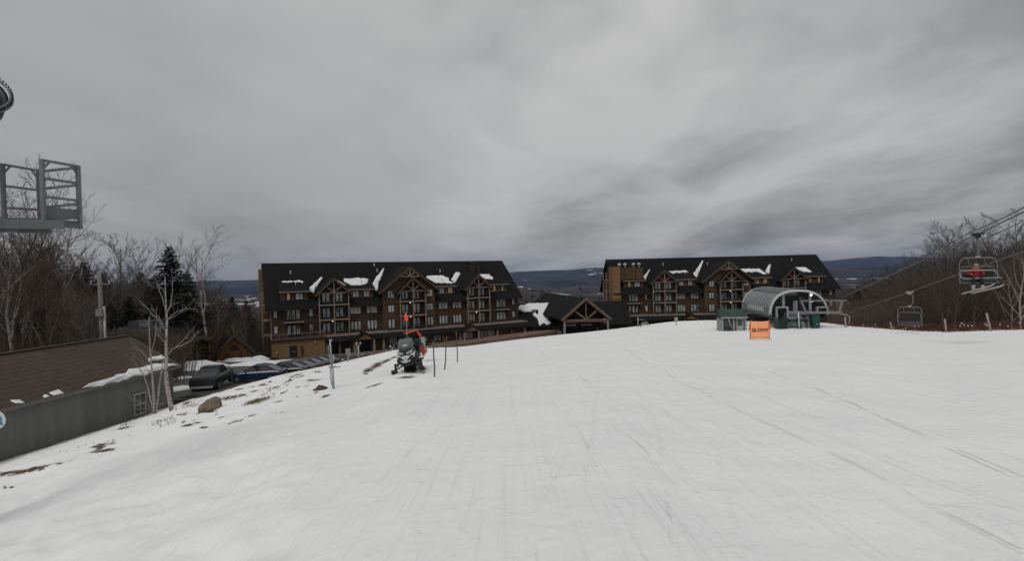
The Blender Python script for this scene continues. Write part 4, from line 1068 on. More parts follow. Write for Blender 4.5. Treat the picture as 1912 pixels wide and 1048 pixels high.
loftp('hood', M_BLK2, [ring(-1.0, sym([(.04,.43),(.09,.52),(.04,.56)])), ring(-.88, sym([(.12,.42),(.28,.60),(.14,.69)])), ring(-.66, sym([(.30,.56),(.31,.70),(.16,.80)])), ring(-.5, sym([(.28,.6),(.26,.72),(.12,.80)]))], SM)
loftp('cowl', M_BLK2, [ring(-.74, sym([(.24,.60),(.29,.74),(.20,.86)])), ring(-.5, sym([(.37,.5),(.31,.78),(.18,.96)])), ring(-.2, sym([(.38,.5),(.31,.85),(.2,1.02)])), ring(.15, sym([(.34,.55),(.27,.85),(.16,1.0)]))], SM)
loftp('side_panel', M_BLK2, [ring(-.72, sym([(.25,.36),(.355,.5),(.33,.60)])), ring(-.3, sym([(.3,.34),(.395,.52),(.37,.72)])), ring(.25, sym([(.3,.34),(.40,.5),(.36,.72)])), ring(.45, sym([(.28,.4),(.34,.5),(.30,.62)]))], SM)
for s in (-1, 1):
    mb = MB(); mb.prism([(s*.30,-.72,.885),(s*.05,-.90,.79),(s*.07,-.92,.725),(s*.24,-.80,.755)], (0,-.03,0)); mb.build('headlight', mat('headlight_glass',(.30,.32,.33),rough=.12,spec=.8), SM)
loftp('dash_shroud', mat('grey_shroud',(.085,.088,.09),rough=.5,var=.25,vscale=6), [ring(-.62, sym([(.22,.84),(.12,.90)])), ring(-.4, sym([(.27,.88),(.22,1.02)])), ring(-.15, sym([(.28,.95),(.22,1.15)])), ring(.05, sym([(.22,.95),(.16,1.1)]))], SM)
loftp('windshield', mat('smoked_windshield',(.10,.105,.11),rough=.12,spec=.7), [ring(-.42, sym([(.27,.95),(.24,1.02)])), ring(-.16, sym([(.34,1.1),(.20,1.30)])), ring(-.12, sym([(.32,1.12),(.18,1.29)]))], SM)
mb = MB(); mb.tube([(-.42,.12,1.08),(-.2,.02,1.12),(.2,.02,1.12),(.42,.12,1.08)],.02,7); mb.build('handlebar', M_BLK, SM)
for s in (-1,1):
    mb = MB(); mb.blob((s*.40,.02,1.12),(.09,.05,.07),3,.1,8,6); mb.build('hand_guard', M_BLK, SM)
loftp('seat', M_BLK2, [ring(.15, sym([(.16,.6),(.13,.86)])), ring(.6, sym([(.2,.6),(.17,.84)])), ring(1.25, sym([(.22,.6),(.19,.88)])), ring(1.3, sym([(.2,.62),(.17,.84)]))], SM)
mb = MB(); mb.prism([(-.23,-.1,.05),(-.23,.15,.0),(-.23,1.75,.0),(-.23,1.95,.2),(-.23,1.85,.42),(-.23,.1,.4)],(.46,0,0)); mb.build('track', M_BLK, SM)
mb = MB(); mb.box((-.26,.2,.43),(.26,1.95,.58)); mb.build('tunnel', M_BLK2, SM)
for s in (-1,1):
    mb = MB(); mb.box((s*.36-.12,.1,.36),(s*.36+.12,1.1,.4)); mb.build('running_board', M_BLK2, SM)
mb = MB(); mb.box((-.3,1.32,.58),(.32,1.9,1.02)); mb.box((-.05,1.2,.9),(.4,1.85,1.18)); mb.build('cargo_box', mat('dark_green_fabric',(.010,.022,.017),rough=.8,var=.3,vscale=5), SM)
mb = MB()
for s in (-1,1):   # swept white nose panels meeting in a V
    mb.prism([(s*.36,-.62,.80),(s*.14,-.90,.665),(0,-.97,.69),(0,-1.03,.43),(s*.13,-.98,.47),(s*.31,-.72,.60)], (0,-.025,0))
mb.build('nose_panel', M_WHT, SM)
mb = MB(); mb.prism([(-.03,-1.035,.60),(.04,-1.035,.62),(.03,-1.035,.585),(-.02,-1.035,.575)],(0,-.01,0)); mb.prism([(-.03,-1.045,.50),(.03,-1.045,.50),(.0,-1.045,.475)],(0,-.01,0)); mb.build('hood_mark', M_BLK, SM)
# whip flag
b0 = Vector((-.22,1.85,.7)); 
inv = (Matrix.Translation(SM.location) @ SM.rotation_euler.to_matrix().to_4x4() @ Matrix.Scale(1.2,4)).inverted()
yb = sp.y+2.0
tip = inv @ at(757, 584, yb)
mb = MB(); mb.tube([b0, b0.lerp(tip,.5)+Vector((.02,0,0)), tip],[.012,.01,.008],6); wp = mb.build('flag_whip', M_VENT, SM)
mb = MB(); a = [inv @ at(x, y, yb) for x, y in ((757.5,583),(754,592),(757,600),(761,600),(762.5,594))]; mb.prism([Vector(p) for p in a], (0,.012,0)); mb.build('flag', mat('flag_orange',(1.0,.10,.05),rough=.6), wp)

# rescue toboggan standing on edge behind the snowmobile
tp = ground_at(795, 676); Yt = tp.y
RX = Vector((tp.x/tp.y*1.5+.12,1.5,-.22)); TB = thing('rescue_toboggan', 'red and pale teal rescue toboggan tipped on edge with orange handles, behind the snowmobile', 'toboggan', tp)
def q(px_, py_, dY=0): return at(px_, py_, Yt+dY) - tp
mb = MB(); mb.loft([[q(784.5,646,0),q(786,644,.0),q(795,661,0),q(789,664,0)]], cap=True) if 0 else None
mb.prism([q(783,642),q(789,640),q(794.5,657),q(789,665),q(784,654)], RX); mb.build('red_hull', mat('toboggan_red',(.28,.025,.022),rough=.45,var=.15,vscale=4), TB)
mb = MB(); mb.prism([q(784,630.5),q(790,629.5),q(791.5,643),q(785.5,645)], RX); mb.build('teal_cover', mat('pale_teal',(.22,.31,.29),rough=.6,var=.15,vscale=4), TB)
mb = MB(); mb.tube([q(790.5,629.5),q(792.5,643),q(795.5,659),q(790,665)],.03,6); mb.build('white_rim', M_WT, TB)
mb = MB(); mb.tube([q(755,623,.1),q(767,620,.1),q(778,616.5,.1),q(781,622,.1),q(785.5,632,.1)],.035,7); mb.tube([q(781,622,.1),q(786,626,1.2),q(789,634,1.5)],.03,6); mb.build('handle', mat('orange_handle',(.80,.10,.04),rough=.5), TB)
mb = MB(); mb.tube([q(790,664,.1),q(791,668,.2),q(789,672,.2)],.03,6); mb.tube([q(784,655,.6),q(786,668,.6)],.03,6); mb.build('tow_strut', M_METAL, TB)

# ------------------------------------------------------------------ vehicles (local: front +x, z up)
M_TYRE = mat('tyre', (.015,.015,.015), rough=.9); M_RIM = mat('rim', (.30,.31,.32), rough=.4, metal=.7)
M_CG = mat('car_glass', (.02,.023,.026), rough=.06, spec=.9)
M_RED = mat('tail_red', (.16,.012,.01), rough=.3); M_HLT = mat('head_lens', (.5,.52,.53), rough=.1)
def car(label, kind, paint, loc, rz, group=None, pickup=False):
    c = thing('pickup_truck' if pickup else 'parked_car', label, kind, loc, rz, group)
    def sec(x, zl, zb, w, crown=.03):
        return [(x,-w*.93,zl),(x,-w,zl+.22),(x,-w*.99,zb-.12),(x,-w*.88,zb),(x,w*.88,zb),(x,w*.99,zb-.12),(x,w,zl+.22),(x,w*.93,zl)]
    if pickup:
        L_ = 2.75; S_ = [(L_,.55,.95,.86),(L_-.12,.42,1.12,.95),(1.6,.38,1.18,1.0),(1.05,.38,1.22,1.0),(-.9,.38,1.24,1.0),(-2.6,.42,1.26,1.0),(-2.78,.48,1.2,.96)]
        T_ = [(1.25,1.2,.86,.86),(.55,1.82,.70,.86),(-.2,1.88,.72,.87),(-.75,1.84,.70,.87),(-.98,1.24,.86,.88)]; ax = (1.75,-1.75); wr_ = .41
    else:
        L_ = 2.3; S_ = [(L_,.42,.62,.72),(L_-.15,.28,.74,.84),(1.5,.24,.86,.89),(.95,.24,.94,.9),(-.5,.24,.97,.9),(-1.6,.26,1.0,.89),(-2.15,.32,.98,.84),(-2.32,.45,.86,.74)]
        T_ = [(1.0,.93,.74,.74),(.25,1.38,.58,.72),(-.35,1.45,.60,.73),(-1.0,1.38,.58,.72),(-1.85,.98,.72,.74)]; ax = (1.42,-1.38); wr_ = .33
    mb = MB(); mb.loft([sec(x,a,b_,w_) for x,a,b_,w_ in S_], sm=True); body = mb.build('body', paint, c)
    sub = body.modifiers.new('bev','BEVEL'); sub.width = .03; sub.segments = 2; sub.limit_method = 'ANGLE'
    mb = MB(); mb.loft([[(x,-w_b,(1.15 if pickup else .9)),(x,-w_t,z),(x,w_t,z),(x,w_b,(1.15 if pickup else .9))] for x,z,w_t,w_b in T_]); mb.build('window', M_CG, c)
    mb = MB(); tt = T_[1:4]
    mb.loft([[(x+dx_,-w_*1.01,z-.05),(x+dx_,-w_*.92,z+.035),(x+dx_,w_*.92,z+.035),(x+dx_,w_*1.01,z-.05)] for (x,z,w_,_),dx_ in zip(tt,(.02,0,-.02))], sm=True); mb.build('roof', paint, c)
    for s in (-1,1):
        for (a,b_) in zip(T_, T_[1:]):
            if b_ is T_[2] or a is T_[2]: continue
            mb = MB(); mb.bar((a[0],s*a[3 if a is T_[0] else 2]*1.0,a[1] if a is not T_[0] else a[1]-.02),(b_[0],s*b_[3 if b_ is T_[-1] else 2],b_[1]),.07,.06); mb.build('pillar', paint, c)
        xm = (T_[1][0]+T_[3][0])/2; mb = MB(); mb.bar((xm,s*T_[2][3]*1.0,.98 if not pickup else 1.2),(xm,s*T_[2][2]*1.01,T_[2][1]-.03),.07,.04); mb.build('pillar', paint, c)
    for s in (-1,1):
        for x in ax:
            mb = MB(); y0 = s*(.72 if not pickup else .80); y1 = s*(.915 if not pickup else 1.02); mb.tube([(x,y0,wr_),(x,y1,wr_)],wr_,18,sm=False); wh = mb.build('wheel', M_TYRE, c)
            mb = MB(); mb.tube([(x,y1+s*.002,wr_),(x,y1+s*.012,wr_)],wr_*.62,12,sm=False); mb.build('rim', M_RIM, wh)
        xb = S_[-1][0]; zt = S_[-1][2]
        mb = MB(); mb.box((xb-.03,s*.62-.14,zt-.30),(xb+.12,s*.62+.16,zt-.08)); mb.build('tail_lamp', M_RED, c)
        mb = MB(); mb.box((S_[0][0]-.12,s*.58-.16,S_[0][2]-.16),(S_[0][0]+.015,s*.58+.14,S_[0][2]-.02)); mb.build('headlight', M_HLT, c)
        mb = MB(); mb.blob((T_[0][0]-.25,s*(.98 if not pickup else 1.12),S_[3][2]+.08),(.09,.10,.08),1,.05,8,6); mb.build('mirror', paint, c)
    mb = MB(); xb = S_[-1][0]; mb.box((xb-.12,-.85,.42 if pickup else .36),(xb+.0,.85,.60 if pickup else .5)); mb.build('bumper', M_METAL if pickup else paint, c)
    mb = MB(); mb.box((xb-.135,-.16,.47 if pickup else .58),(xb-.122,.16,.57 if pickup else .68)); mb.build('plate', M_WT, c)
    if pickup:
        mb = MB(); mb.loft([[(x,-.95,1.24),(x,-.85,z),(x,.85,z),(x,.95,1.24)] for x,z in ((-1.02,1.42),(-2.0,1.40),(-2.7,1.30))]); mb.build('bed_cover', mat('tonneau_grey',(.026,.027,.028),rough=.5,var=.2,vscale=3), c)
        mb = MB(); mb.box((-2.815,-.8,.66),(-2.79,.8,1.16)); mb.build('tailgate', paint, c)
    return c
def lotp(px_, Y, dz=0): return Vector(((px_-956)/F*Y, Y, lower_z((px_-956)/F*Y, Y)+.05+dz))
P_BLUE = mat('blue_paint', (.008,.017,.060), rough=.18, spec=.7); P_BLK = mat('black_paint', (.014,.015,.017), rough=.2, spec=.7)
P_GRY = mat('grey_paint', (.06,.062,.065), rough=.22, spec=.6); P_TEAL = mat('dark_teal_paint', (.012,.03,.033), rough=.2, spec=.6); P_MAR = mat('maroon_paint', (.05,.03,.032), rough=.25, spec=.6)
P_TRK = mat('charcoal_paint', (.017,.018,.019), rough=.3, spec=.5)
car('dark grey pickup truck with a covered bed, tail towards the snow bank', 'pickup truck', P_TRK, lotp(392, 42.3), R(103), pickup=True).scale = (.93,.93,.93)
car('blue sedan parked behind the snow bank, right of the pickup', 'car', P_BLUE, lotp(476, 45.5), R(186), 'cars parked along the bank')
for (px_, Y, pt, lab) in ((522,48.3,P_BLK,'black sedan parked just behind the blue sedan'),(542,51.2,P_GRY,'grey sedan third in the parked row, pale sheen on its roof'),
                  (560,54.2,P_MAR,'dull maroon car fourth in the parked row'),(576,57.4,P_BLK,'black car second from the far end of the parked row'),(592,61,P_TEAL,'dark teal car at the far right end of the parked row')):
    car(lab, 'car', pt, lotp(px_, Y), R(184), 'cars parked along the bank')
# parking surface
M_ASPH = mat('wet_gravel_lot', (.060,.056,.052), rough=.55, var=.35, vscale=.5, bump=.4, bscale=4)
mb = MB(); gx = 44; gy = 44; idg = {}
for j in range(gy+1):
    for i in range(gx+1):
        Y = 37.3+ (93-37.3)*j/gy; px_ = 250 + 420*i/gx; x = (px_-956)/F*Y
        idg[i,j] = mb.P((x, Y, lower_z(x,Y)+.03))
for j in range(gy):
    for i in range(gx): mb.face((idg[i,j],idg[i+1,j],idg[i+1,j+1],idg[i,j+1]), True)
tag(mb.build('parking_lot', M_ASPH), kind='structure')
def bank(name, pxs, Y, dpt, h, seed):
    """lumpy snow bank; pxs = (left,right)"""
    mb = MB(); x0, x1 = [(p-956)/F*Y for p in pxs]; c = ((x0+x1)/2, Y); rx = (x1-x0)/2
    N, Mr = 48, 8; rings = []
    for k in range(Mr):
        t = k/(Mr-1); rr_ = 1-t*.98; row = []
        for i in range(N):
            a = 2*math.pi*i/N; jit = 1+.28*noise.noise(Vector((math.cos(a)*1.7+seed, math.sin(a)*1.7, 0)))+.12*noise.noise(Vector((math.cos(a)*5+seed, math.sin(a)*5, 3)))
            x = c[0]+rx*math.cos(a)*rr_*jit; y = c[1]+dpt*math.sin(a)*rr_*jit
            z = lower_z(x,y) + h*(1-(1-t)**1.7) * (1+.35*noise.noise(Vector((x*.7,y*.7,seed)))) - (.1 if k==0 else 0)
            row.append((x,y,z))
        rings.append(row)
    mb.loft(rings, sm=True); o = mb.build(name, M_SNOWR); tag(o, kind='stuff'); return o
bank('snow_bank', (318,402), 64, 6.5, 1.0, 1); bank('snow_bank', (428,540), 72, 5.5, .5, 2); bank('snow_bank', (388,500), 84, 3.0, .6, 3)
bank('snow_bank', (320,352), 50, 1.8, .25, 4); bank('snow_bank', (462,496), 86, 2.5, .8, 5); bank('snow_bank', (300,345), 41, 2.2, .3, 6); bank('snow_bank', (500,640), 80, 2.5, .35, 7)
# kerb line / timber edge near the hotel corner
mb = MB(); a = low_pt(408, 82, .2); b_ = low_pt(515, 88, .2); mb.bar(a, b_, .5, .35); tag(mb.build('parking_kerb', M_DARKW), kind='structure')

# ------------------------------------------------------------------ long shed at the left
M_SROOF = shingle('brown_metal_roof', (.078,.057,.047), .19); M_SW = mat('grey_green_wall', (.125,.130,.117), var=.22, vscale=1.2, bump=.3, bscale=3, stretch=(1,1,.12))
A_ = Vector((.0975,.9952,0)); N_ = Vector((-.9952,.0975,0))     # along, and away to the left
E1 = Vector((-24.08,36.6,-6.25)); 
SH = thing('long_shed', 'long low grey shed with a brown metal roof, at the left edge of the snow', 'shed', Vector((E1.x,E1.y,-9)))
def SP(s, w, z): p = E1 + A_*s + N_*w; return Vector((p.x, p.y, z)) - SH.location
Ls = -30; Wd_ = 4.1; ze, zr = -6.2, -4.02
mb = MB(); mb.prism([SP(0,.35,-12),SP(0,.35,ze-.05),SP(0,Wd_,zr-.1),SP(0,2*Wd_-.35,ze-.05),SP(0,2*Wd_-.35,-12)], A_*Ls); mb.build('wall', M_SW, SH)
mb = MB()
mb.prism([SP(.35,0,ze-.02),SP(.35,Wd_,zr),SP(.35,Wd_,zr+.14),SP(.35,-.04,ze+.12)], A_*(Ls-.35)); mb.prism([SP(.35,2*Wd_,ze-.02),SP(.35,Wd_+.002,zr),SP(.35,Wd_+.002,zr+.14),SP(.35,2*Wd_+.04,ze+.12)], A_*(Ls-.35))
shr = mb.build('roof', M_SROOF, SH)
mb = MB(); mb.bar(SP(.4,Wd_,zr+.17), SP(Ls,Wd_,zr+.17), .32, .06); mb.build('ridge_cap', mat('ridge_brown',(.055,.038,.032),rough=.6), shr)
mb = MB(); mb.bar(SP(.38,-.07,ze+.03), SP(Ls,-.07,ze+.03), .07, .16); mb.build('eave_trim', mat('eave_trim_grey',(.13,.115,.105),rough=.6), shr)
mb = MB()
for w in (0, 1): mb.bar(SP(.37,w*2*Wd_,ze+.05), SP(.37,Wd_,zr+.07), .05, .2)
mb.build('rake_trim', mat('eave_trim_grey',(.13,.115,.105)), shr)
# window on the long wall; position along the wall from the photo
sw = -(36.6-33.7)/.9952
wnd = MB(); wnd.box((0,0,0),(1,1,1)); 
def wallbox(mb, s0, s1, z0, z1, out0, out1):
    p = [SP(s0,.35-out0,z0),SP(s1,.35-out0,z0),SP(s1,.35-out0,z1),SP(s0,.35-out0,z1)]; mb.prism(p, -N_*(out1-out0))
mb = MB(); wallbox(mb, sw-.48, sw+.48, -8.72, -7.3, -.02, .06); wf = mb.build('window', M_WT, SH)
mb = MB()
for z0, z1 in ((-8.62,-8.06),(-7.98,-7.4)):
    for s0, s1 in ((sw-.40,sw-.03),(sw+.03,sw+.40)): wallbox(mb, s0, s1, z0, z1, .062, .07)
mb.build('pane', mat('dark_pane',(.05,.06,.06)), wf)
mb = MB(); wallbox(mb, -.12, .0, -12, -6.3, -.0, .05); mb.build('corner_board', mat('grey_corner',(.10,.10,.09)), SH)
# roof snow
def f_sh(s, t): return (SP(s, t*Wd_, ze+(zr-ze)*t+.10), (Vector((0,0,1))*Wd_ - N_*2.18).normalized())
def snow_roof2(pts, th): 
    return snow_strip(SH, pts, th, lambda s, z: f_sh(s, z/Wd_))
snow_roof2([(.2,.0),(.2,.35),(-1.2,.62),(-2.6,.6),(-4.2,.42),(-5.6,.22),(-6.6,.12),(-7.2,.0),(-5.4,-.06),(-3.2,-.08)], .13)
snow_roof2([(.2,.9),(.2,1.35),(-.5,1.45),(-1.1,1.25),(-1.3,1.05),(-.5,.9)], .1)
for s_, w_ in ((-8.3,.6),(-10.4,.35),(-11.6,.5),(-9.1,.3)): snow_roof2([(s_,.1),(s_,.35),(s_-w_,.35),(s_-w_,.12)], .06)
# small building behind it
p = low_pt(232, 58); BB = thing('flat_roof_building', 'dark low building with a grey rooftop box, behind the brown shed roof', 'building', (p.x,p.y,-14))
mb = MB(); z_ = at(232,624,58).z+14; mb.box((-2.2,0,-1),(2.6,5,z_)); mb.build('wall', mat('charcoal_wall',(.04,.038,.036)), BB)
mb = MB(); mb.prism([(-2.6,-.3,z_-.35),(-2.6,2.5,z_+.4),(-2.6,5.3,z_-.3),(-2.6,5.3,z_-.15),(-2.6,2.5,z_+.55),(-2.6,-.3,z_-.2)],(5.6,0,0)); mb.build('roof', mat('charcoal_roof',(.045,.04,.038),var=.2), BB)
mb = MB(); mb.box((-1.2,2,z_+.4),(1.6,4,z_+1.25)); rb_ = mb.build('rooftop_box', mat('slate_box',(.05,.058,.063)), BB); mb = MB(); mb.box((.1,1.9,z_+.5),(1.3,1.99,z_+1.15)); mb.build('box_panel', M_TG, rb_)
mb = MB(); mb.box((1.4,-.5,z_-1.2),(2.5,-.35,z_-1.0)); mb.box((2.4,-.5,z_-2.0),(2.5,-.35,z_-1.2)); mb.build('gutter', M_WT, BB)
# utility pole with wires
p = low_pt(187, 46); UP = thing('utility_pole', 'weathered wooden utility pole with a grey box and wires, behind the brown shed', 'pole', p)
top = at(183, 512, 46)-p
mb = MB(); mb.tube([(0,0,-1),(0,0,top.z*.5),(top.x*.3,0,top.z)],[.22,.19,.15],10); mb.build('shaft', mat('pale_weathered_wood',(.20,.185,.17),var=.35,vscale=3,stretch=(3,3,.4)), UP)
z1 = at(185,590,46).z-p.z; z2 = at(185,577,46).z-p.z
mb = MB(); mb.box((-.12,-.5,z1),(.38,-.22,z2)); mb.build('meter_box', M_METAL, UP)
mb = MB(); mb.tube([(.36,-.1,-1),(.36,-.1,z2+.2)],.10,8); mb.build('conduit', M_METAL, UP)
mb = MB(); mb.bar((-.9,0,top.z-.9),(.9,0,top.z-.9),.12,.12); mb.build('cross_arm', mat('pale_weathered_wood',(.20,.185,.17)), UP)
mb = MB()
for x in (-.8,.8): mb.tube([(x,0,top.z-.84),(x,0,top.z-.6)],.05,6)
mb.build('insulator', M_VENT, UP)
def wire(label, pts, r=.02, n=14, sag=.5, name='overhead_wire', group='wires left of the utility pole', cat='wire', m_=None):
    o_ = Vector(pts[0]); w_ = []
    for a, b_ in zip(pts, pts[1:]):
        for i in range(n+1):
            t_ = i/n; q_ = Vector(a).lerp(Vector(b_), t_); q_.z -= sag*4*t_*(1-t_); w_.append(q_-o_)
    t = thing(name, label, cat, o_, 0, group); mb = MB(); mb.tube(w_, r, 5); mb.build('strand', m_ or M_RAIL, t); return t
Pw = lambda x, y, Y: at(x, y, Y)
wire('upper overhead wire running left from the top of the utility pole', [Pw(-120,548,38), Pw(184,529,46)], .018, sag=.3)
wire('second overhead wire just below the upper one, left of the utility pole', [Pw(-120,556,38), Pw(184,533,46)], .018, sag=.3)
wire('low wire running left from the grey box on the utility pole', [Pw(-120,625,34), Pw(186,578,45.7)], .018, sag=.2)
wire('short guy wire slanting up-left from the pole box', [Pw(140,545,60), Pw(186,585,45.7)], .014, sag=.1)
# wooden cabin
p = low_pt(434, 88); CB = thing('wooden_cabin', 'small orange-brown wooden cabin with an arched gable window, among the trees', 'cabin', p, R(27))
M_CB = siding('orange_boards', (.17,.075,.026), .3, (.12,.055,.02)); k = 88/960
mb = MB(); mb.prism([(-2.7,0,-.5),(2.7,0,-.5),(2.7,0,1.3),(0,0,3.95),(-2.7,0,1.3)],(0,5,0)); mb.build('wall', M_CB, CB)
mb = MB(); gable_roof(mb, -2.7, 2.7, 1.32, 4.0, -.5, 5.4, th=.15, over=.5); mb.build('roof', mat('dark_cabin_roof',(.03,.027,.024),var=.3), CB)
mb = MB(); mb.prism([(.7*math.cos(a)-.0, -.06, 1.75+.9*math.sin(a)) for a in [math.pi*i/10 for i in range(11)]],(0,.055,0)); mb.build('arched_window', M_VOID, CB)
for x in (-1.1, 1.0, 2.0):
    mb = MB(); mb.box((x-.1,-.12,-.5),(x+.1,-.003,1.6)); mb.build('post', M_DARKW, CB)
mb = MB(); mb.box((-.9,-.08,-.4),(.8,-.005,1.35)); mb.build('door', mat('brown_door',(.10,.05,.02)), CB)
p = low_pt(372, 84); t = thing('timber_shelter', 'small open brown timber shelter left of the wooden cabin', 'shelter', p)
for x in (-1.6,-.3,1.3):
    mb = MB(); mb.box((x-.14,-.12,-.5),(x+.14,.12,3.6)); mb.build('post', M_CB, t)
mb = MB(); mb.box((-1.7,.5,-.5),(1.5,.6,3.4)); mb.build('back_wall', mat('shelter_board',(.09,.045,.02),var=.3), t)
mb = MB(); mb.prism([(-2.1,-.6,3.55),(2,-.6,3.55),(2,1,4.1),(-2.1,1,4.1)],(0,0,.12)); mb.build('roof', M_DARKW, t)
# house with a snowy roof between the trees on the right
p = low_pt(1588, 148); t = thing('tree_hidden_house', 'grey house roof streaked with snow among the bare trees right of the lift', 'house', p, R(-20))
zt = at(1588,566,148).z-p.z
mb = MB(); mb.prism([(-3,0,-1),(-3,0,zt-2.4),(-3,3.2,zt-.1),(-3,6.4,zt-2.4),(-3,6.4,-1)],(5.5,0,0)); mb.build('wall', M_DARKW, t)
mb = MB(); mb.prism([(-3.4,-.6,zt-2.8),(-3.4,3.2,zt),(-3.4,3.2,zt+.15),(-3.4,-.6,zt-2.6)],(6.3,0,0)); mb.prism([(-3.4,7,zt-2.8),(-3.4,3.201,zt),(-3.4,3.201,zt+.15),(-3.4,7,zt-2.6)],(6.3,0,0)); mb.build('roof', mat('grey_metal_roof',(.16,.16,.16),var=.6,vscale=.8,stretch=(3,.3,.3)), t)
snow_strip(t, [(-1.5,-.4),(2.6,-.3),(2.4,1.1),(1.0,.7),(-.4,.5)], .2, lambda x, y: (Vector((x,y,zt-2.6+(y+.6)*.72)), Vector((0,-.58,.81))))

# ------------------------------------------------------------------ catwalk platform and snow gun on the tower
M_GAL = mat('weathered_galvanised', (.17,.18,.185), rough=.5, metal=.35, var=.25, vscale=6); M_GALG = mat('grey_green_steel', (.125,.138,.140), rough=.5, metal=.2, var=.2, vscale=4)
pA = at(149,413,9.1); pB = at(82,408,8.6); pC = at(75,403,9.5); pD = at(8,400,9.25)
PF = thing('tower_catwalk', 'galvanised steel catwalk with guard rails, hanging in the air at the left edge', 'catwalk', (pB.x,pB.y,pB.z))
o = PF.location.copy(); zb0 = pB.z
P_ = [Vector((p.x,p.y,zb0))-o for p in (pA,pB,pC,pD)]; a,b,c,d = P_
Hh = {0:at(147,309,9.1).z-zb0, 1:at(80,297,8.6).z-zb0, 2:at(76,317,9.5).z-zb0, 3:at(8,305,9.25).z-zb0}
Z = Vector((0,0,1))
for i, q_ in enumerate(P_):
    mb = MB(); mb.bar(q_-Z*(.14 if i==0 else .05), q_+Z*(Hh[i]), .055, .055); mb.build('post', M_GAL, PF)
def rail(i, j, fs, w=.04):
    for f in fs:
        mb = MB(); mb.bar(P_[i]+Z*Hh[i]*f, P_[j]+Z*Hh[j]*f, w, w); mb.build('rail', M_GAL, PF)
rail(1,0,(.985,.68,.37)); rail(0,2,(.965,.65,.31)); rail(3,2,(.985,.63,.27))
for i, j in ((1,0),(3,2)):
    q1, q2 = P_[i]+Z*Hh[i]*.985, P_[j]+Z*Hh[j]*.985; dd = (q2-q1)
    mb = MB(); mb.bar(q1+dd*.22, P_[i]+Z*Hh[i]*.82, .02,.03); mb.build('corner_brace', M_GAL, PF)
    mb = MB(); mb.bar(q2-dd*.2, P_[j]+Z*Hh[j]*.82, .02,.03); mb.build('corner_brace', M_GAL, PF)
mb = MB(); mb.prism([b+Z*.03,a+Z*.03,a+Z*.20,b+Z*.2],(0,.02,0)); mb.prism([c+Z*.05,a+Z*.05,a+Z*.22,c+Z*.22],(0,.02,0)); mb.build('toe_board', M_GALG, PF)
e_ = d + (d-c)*1.2
off = Vector((-.35,-.75,0))
mb = MB(); mb.prism([a,b,b+(e_-c)*1.0,e_,c],(0,0,-.05)); mb.build('deck_grating', M_GALG, PF)
mb = MB(); mb.bar(b-Z*.10+Vector((.25,.1,0)), b-Z*.10+(e_-c)*1.0, .09, .14); mb.bar(c-Z*.10+Vector((.2,0,0)), e_-Z*.10, .08, .12); mb.bar(b-Z*.09, a-Z*.09, .06, .08); mb.build('support_beam', M_GALG, PF)
# tower shaft that carries it, outside the left edge
tb = at(-190, 500, 9.6); TWR = thing('lift_tower', 'grey steel lift tower carrying the catwalk at the left', 'tower', (tb.x,tb.y,-6.5))
mb = MB(); mb.tube([(0,0,-.5),(0,0,11.5)],.32,16); mb.build('shaft', M_GAL, TWR)
bm_ = Vector((tb.x,tb.y,zb0-.1))-TWR.location; mb = MB(); mb.bar(bm_, (b+o-TWR.location)+Vector((-.6,.1,-.12)), .12,.16); mb.build('bracket', M_GALG, TWR)
# fan gun: ring of nozzles at the barrel's mouth
gc0 = at(-42, 160, 8.6); gc = gc0; GN = thing('snow_gun', 'black fan snow gun barrel with a nozzle ring, cut by the upper left edge', 'snow gun', gc)
u_ = at(23.5, 217, 8.6)-gc; RG = u_.length; u_.normalize(); rd = gc.normalized()
pp = u_.cross(rd).normalized(); pp = pp if pp.z > 0 else -pp
v_ = (pp*.62 + rd*.78); v_ = (v_-u_*v_.dot(u_)).normalized(); ax_ = u_.cross(v_).normalized()
if ax_.dot(rd) > 0: ax_ = -ax_
gc = at(-95,158,8.6); GN.location = gc
def circ(c_, r, n=40): return [c_+(u_*math.cos(2*math.pi*i/n)+v_*math.sin(2*math.pi*i/n))*r for i in range(n)]
mb = MB(); mb.loft([circ(-ax_*.75,RG*.72),circ(-ax_*.3,RG*.9),circ(ax_*0,RG*.93),circ(ax_*.0,RG*.86),circ(-ax_*.3,RG*.8),circ(-ax_*.7,RG*.6)], sm=True, cap=False); mb.build('barrel', mat('black_barrel',(.015,.015,.016),rough=.5), GN)
for rr_, of in ((RG,.02),(RG*.95,.07)):
    mb = MB(); cc = circ(ax_*of, rr_, 48); mb.tube(cc+[cc[0]],.018,7,cap=False); mb.build('nozzle_ring', M_GAL, GN)
mb = MB()
for q_ in circ(ax_*.045, RG*.985, 64): mb.tube([q_-ax_*.035, q_+ax_*.05],.013,5)
mb.build('nozzle', M_BLK, GN)
mb = MB(); mb.tube([-ax_*.5, -ax_*.2],.2,12)
for i in range(6):
    a0 = math.pi*i/3; r1 = (u_*math.cos(a0)+v_*math.sin(a0)); mb.bar(-ax_*.35+r1*.15, -ax_*.35+r1*RG*.8, .03,.18)
mb.build('fan', mat('fan_grey',(.10,.10,.105),rough=.5), GN)
mb = MB(); lowp = Vector((0,0,-1)); mb.tube([u_*-.2-ax_*.6, Vector((-.75,.4,-.9)), Vector((tb.x-gc.x,tb.y-gc.y,-1.25))],.07,8); mb.build('yoke', M_GAL, GN)
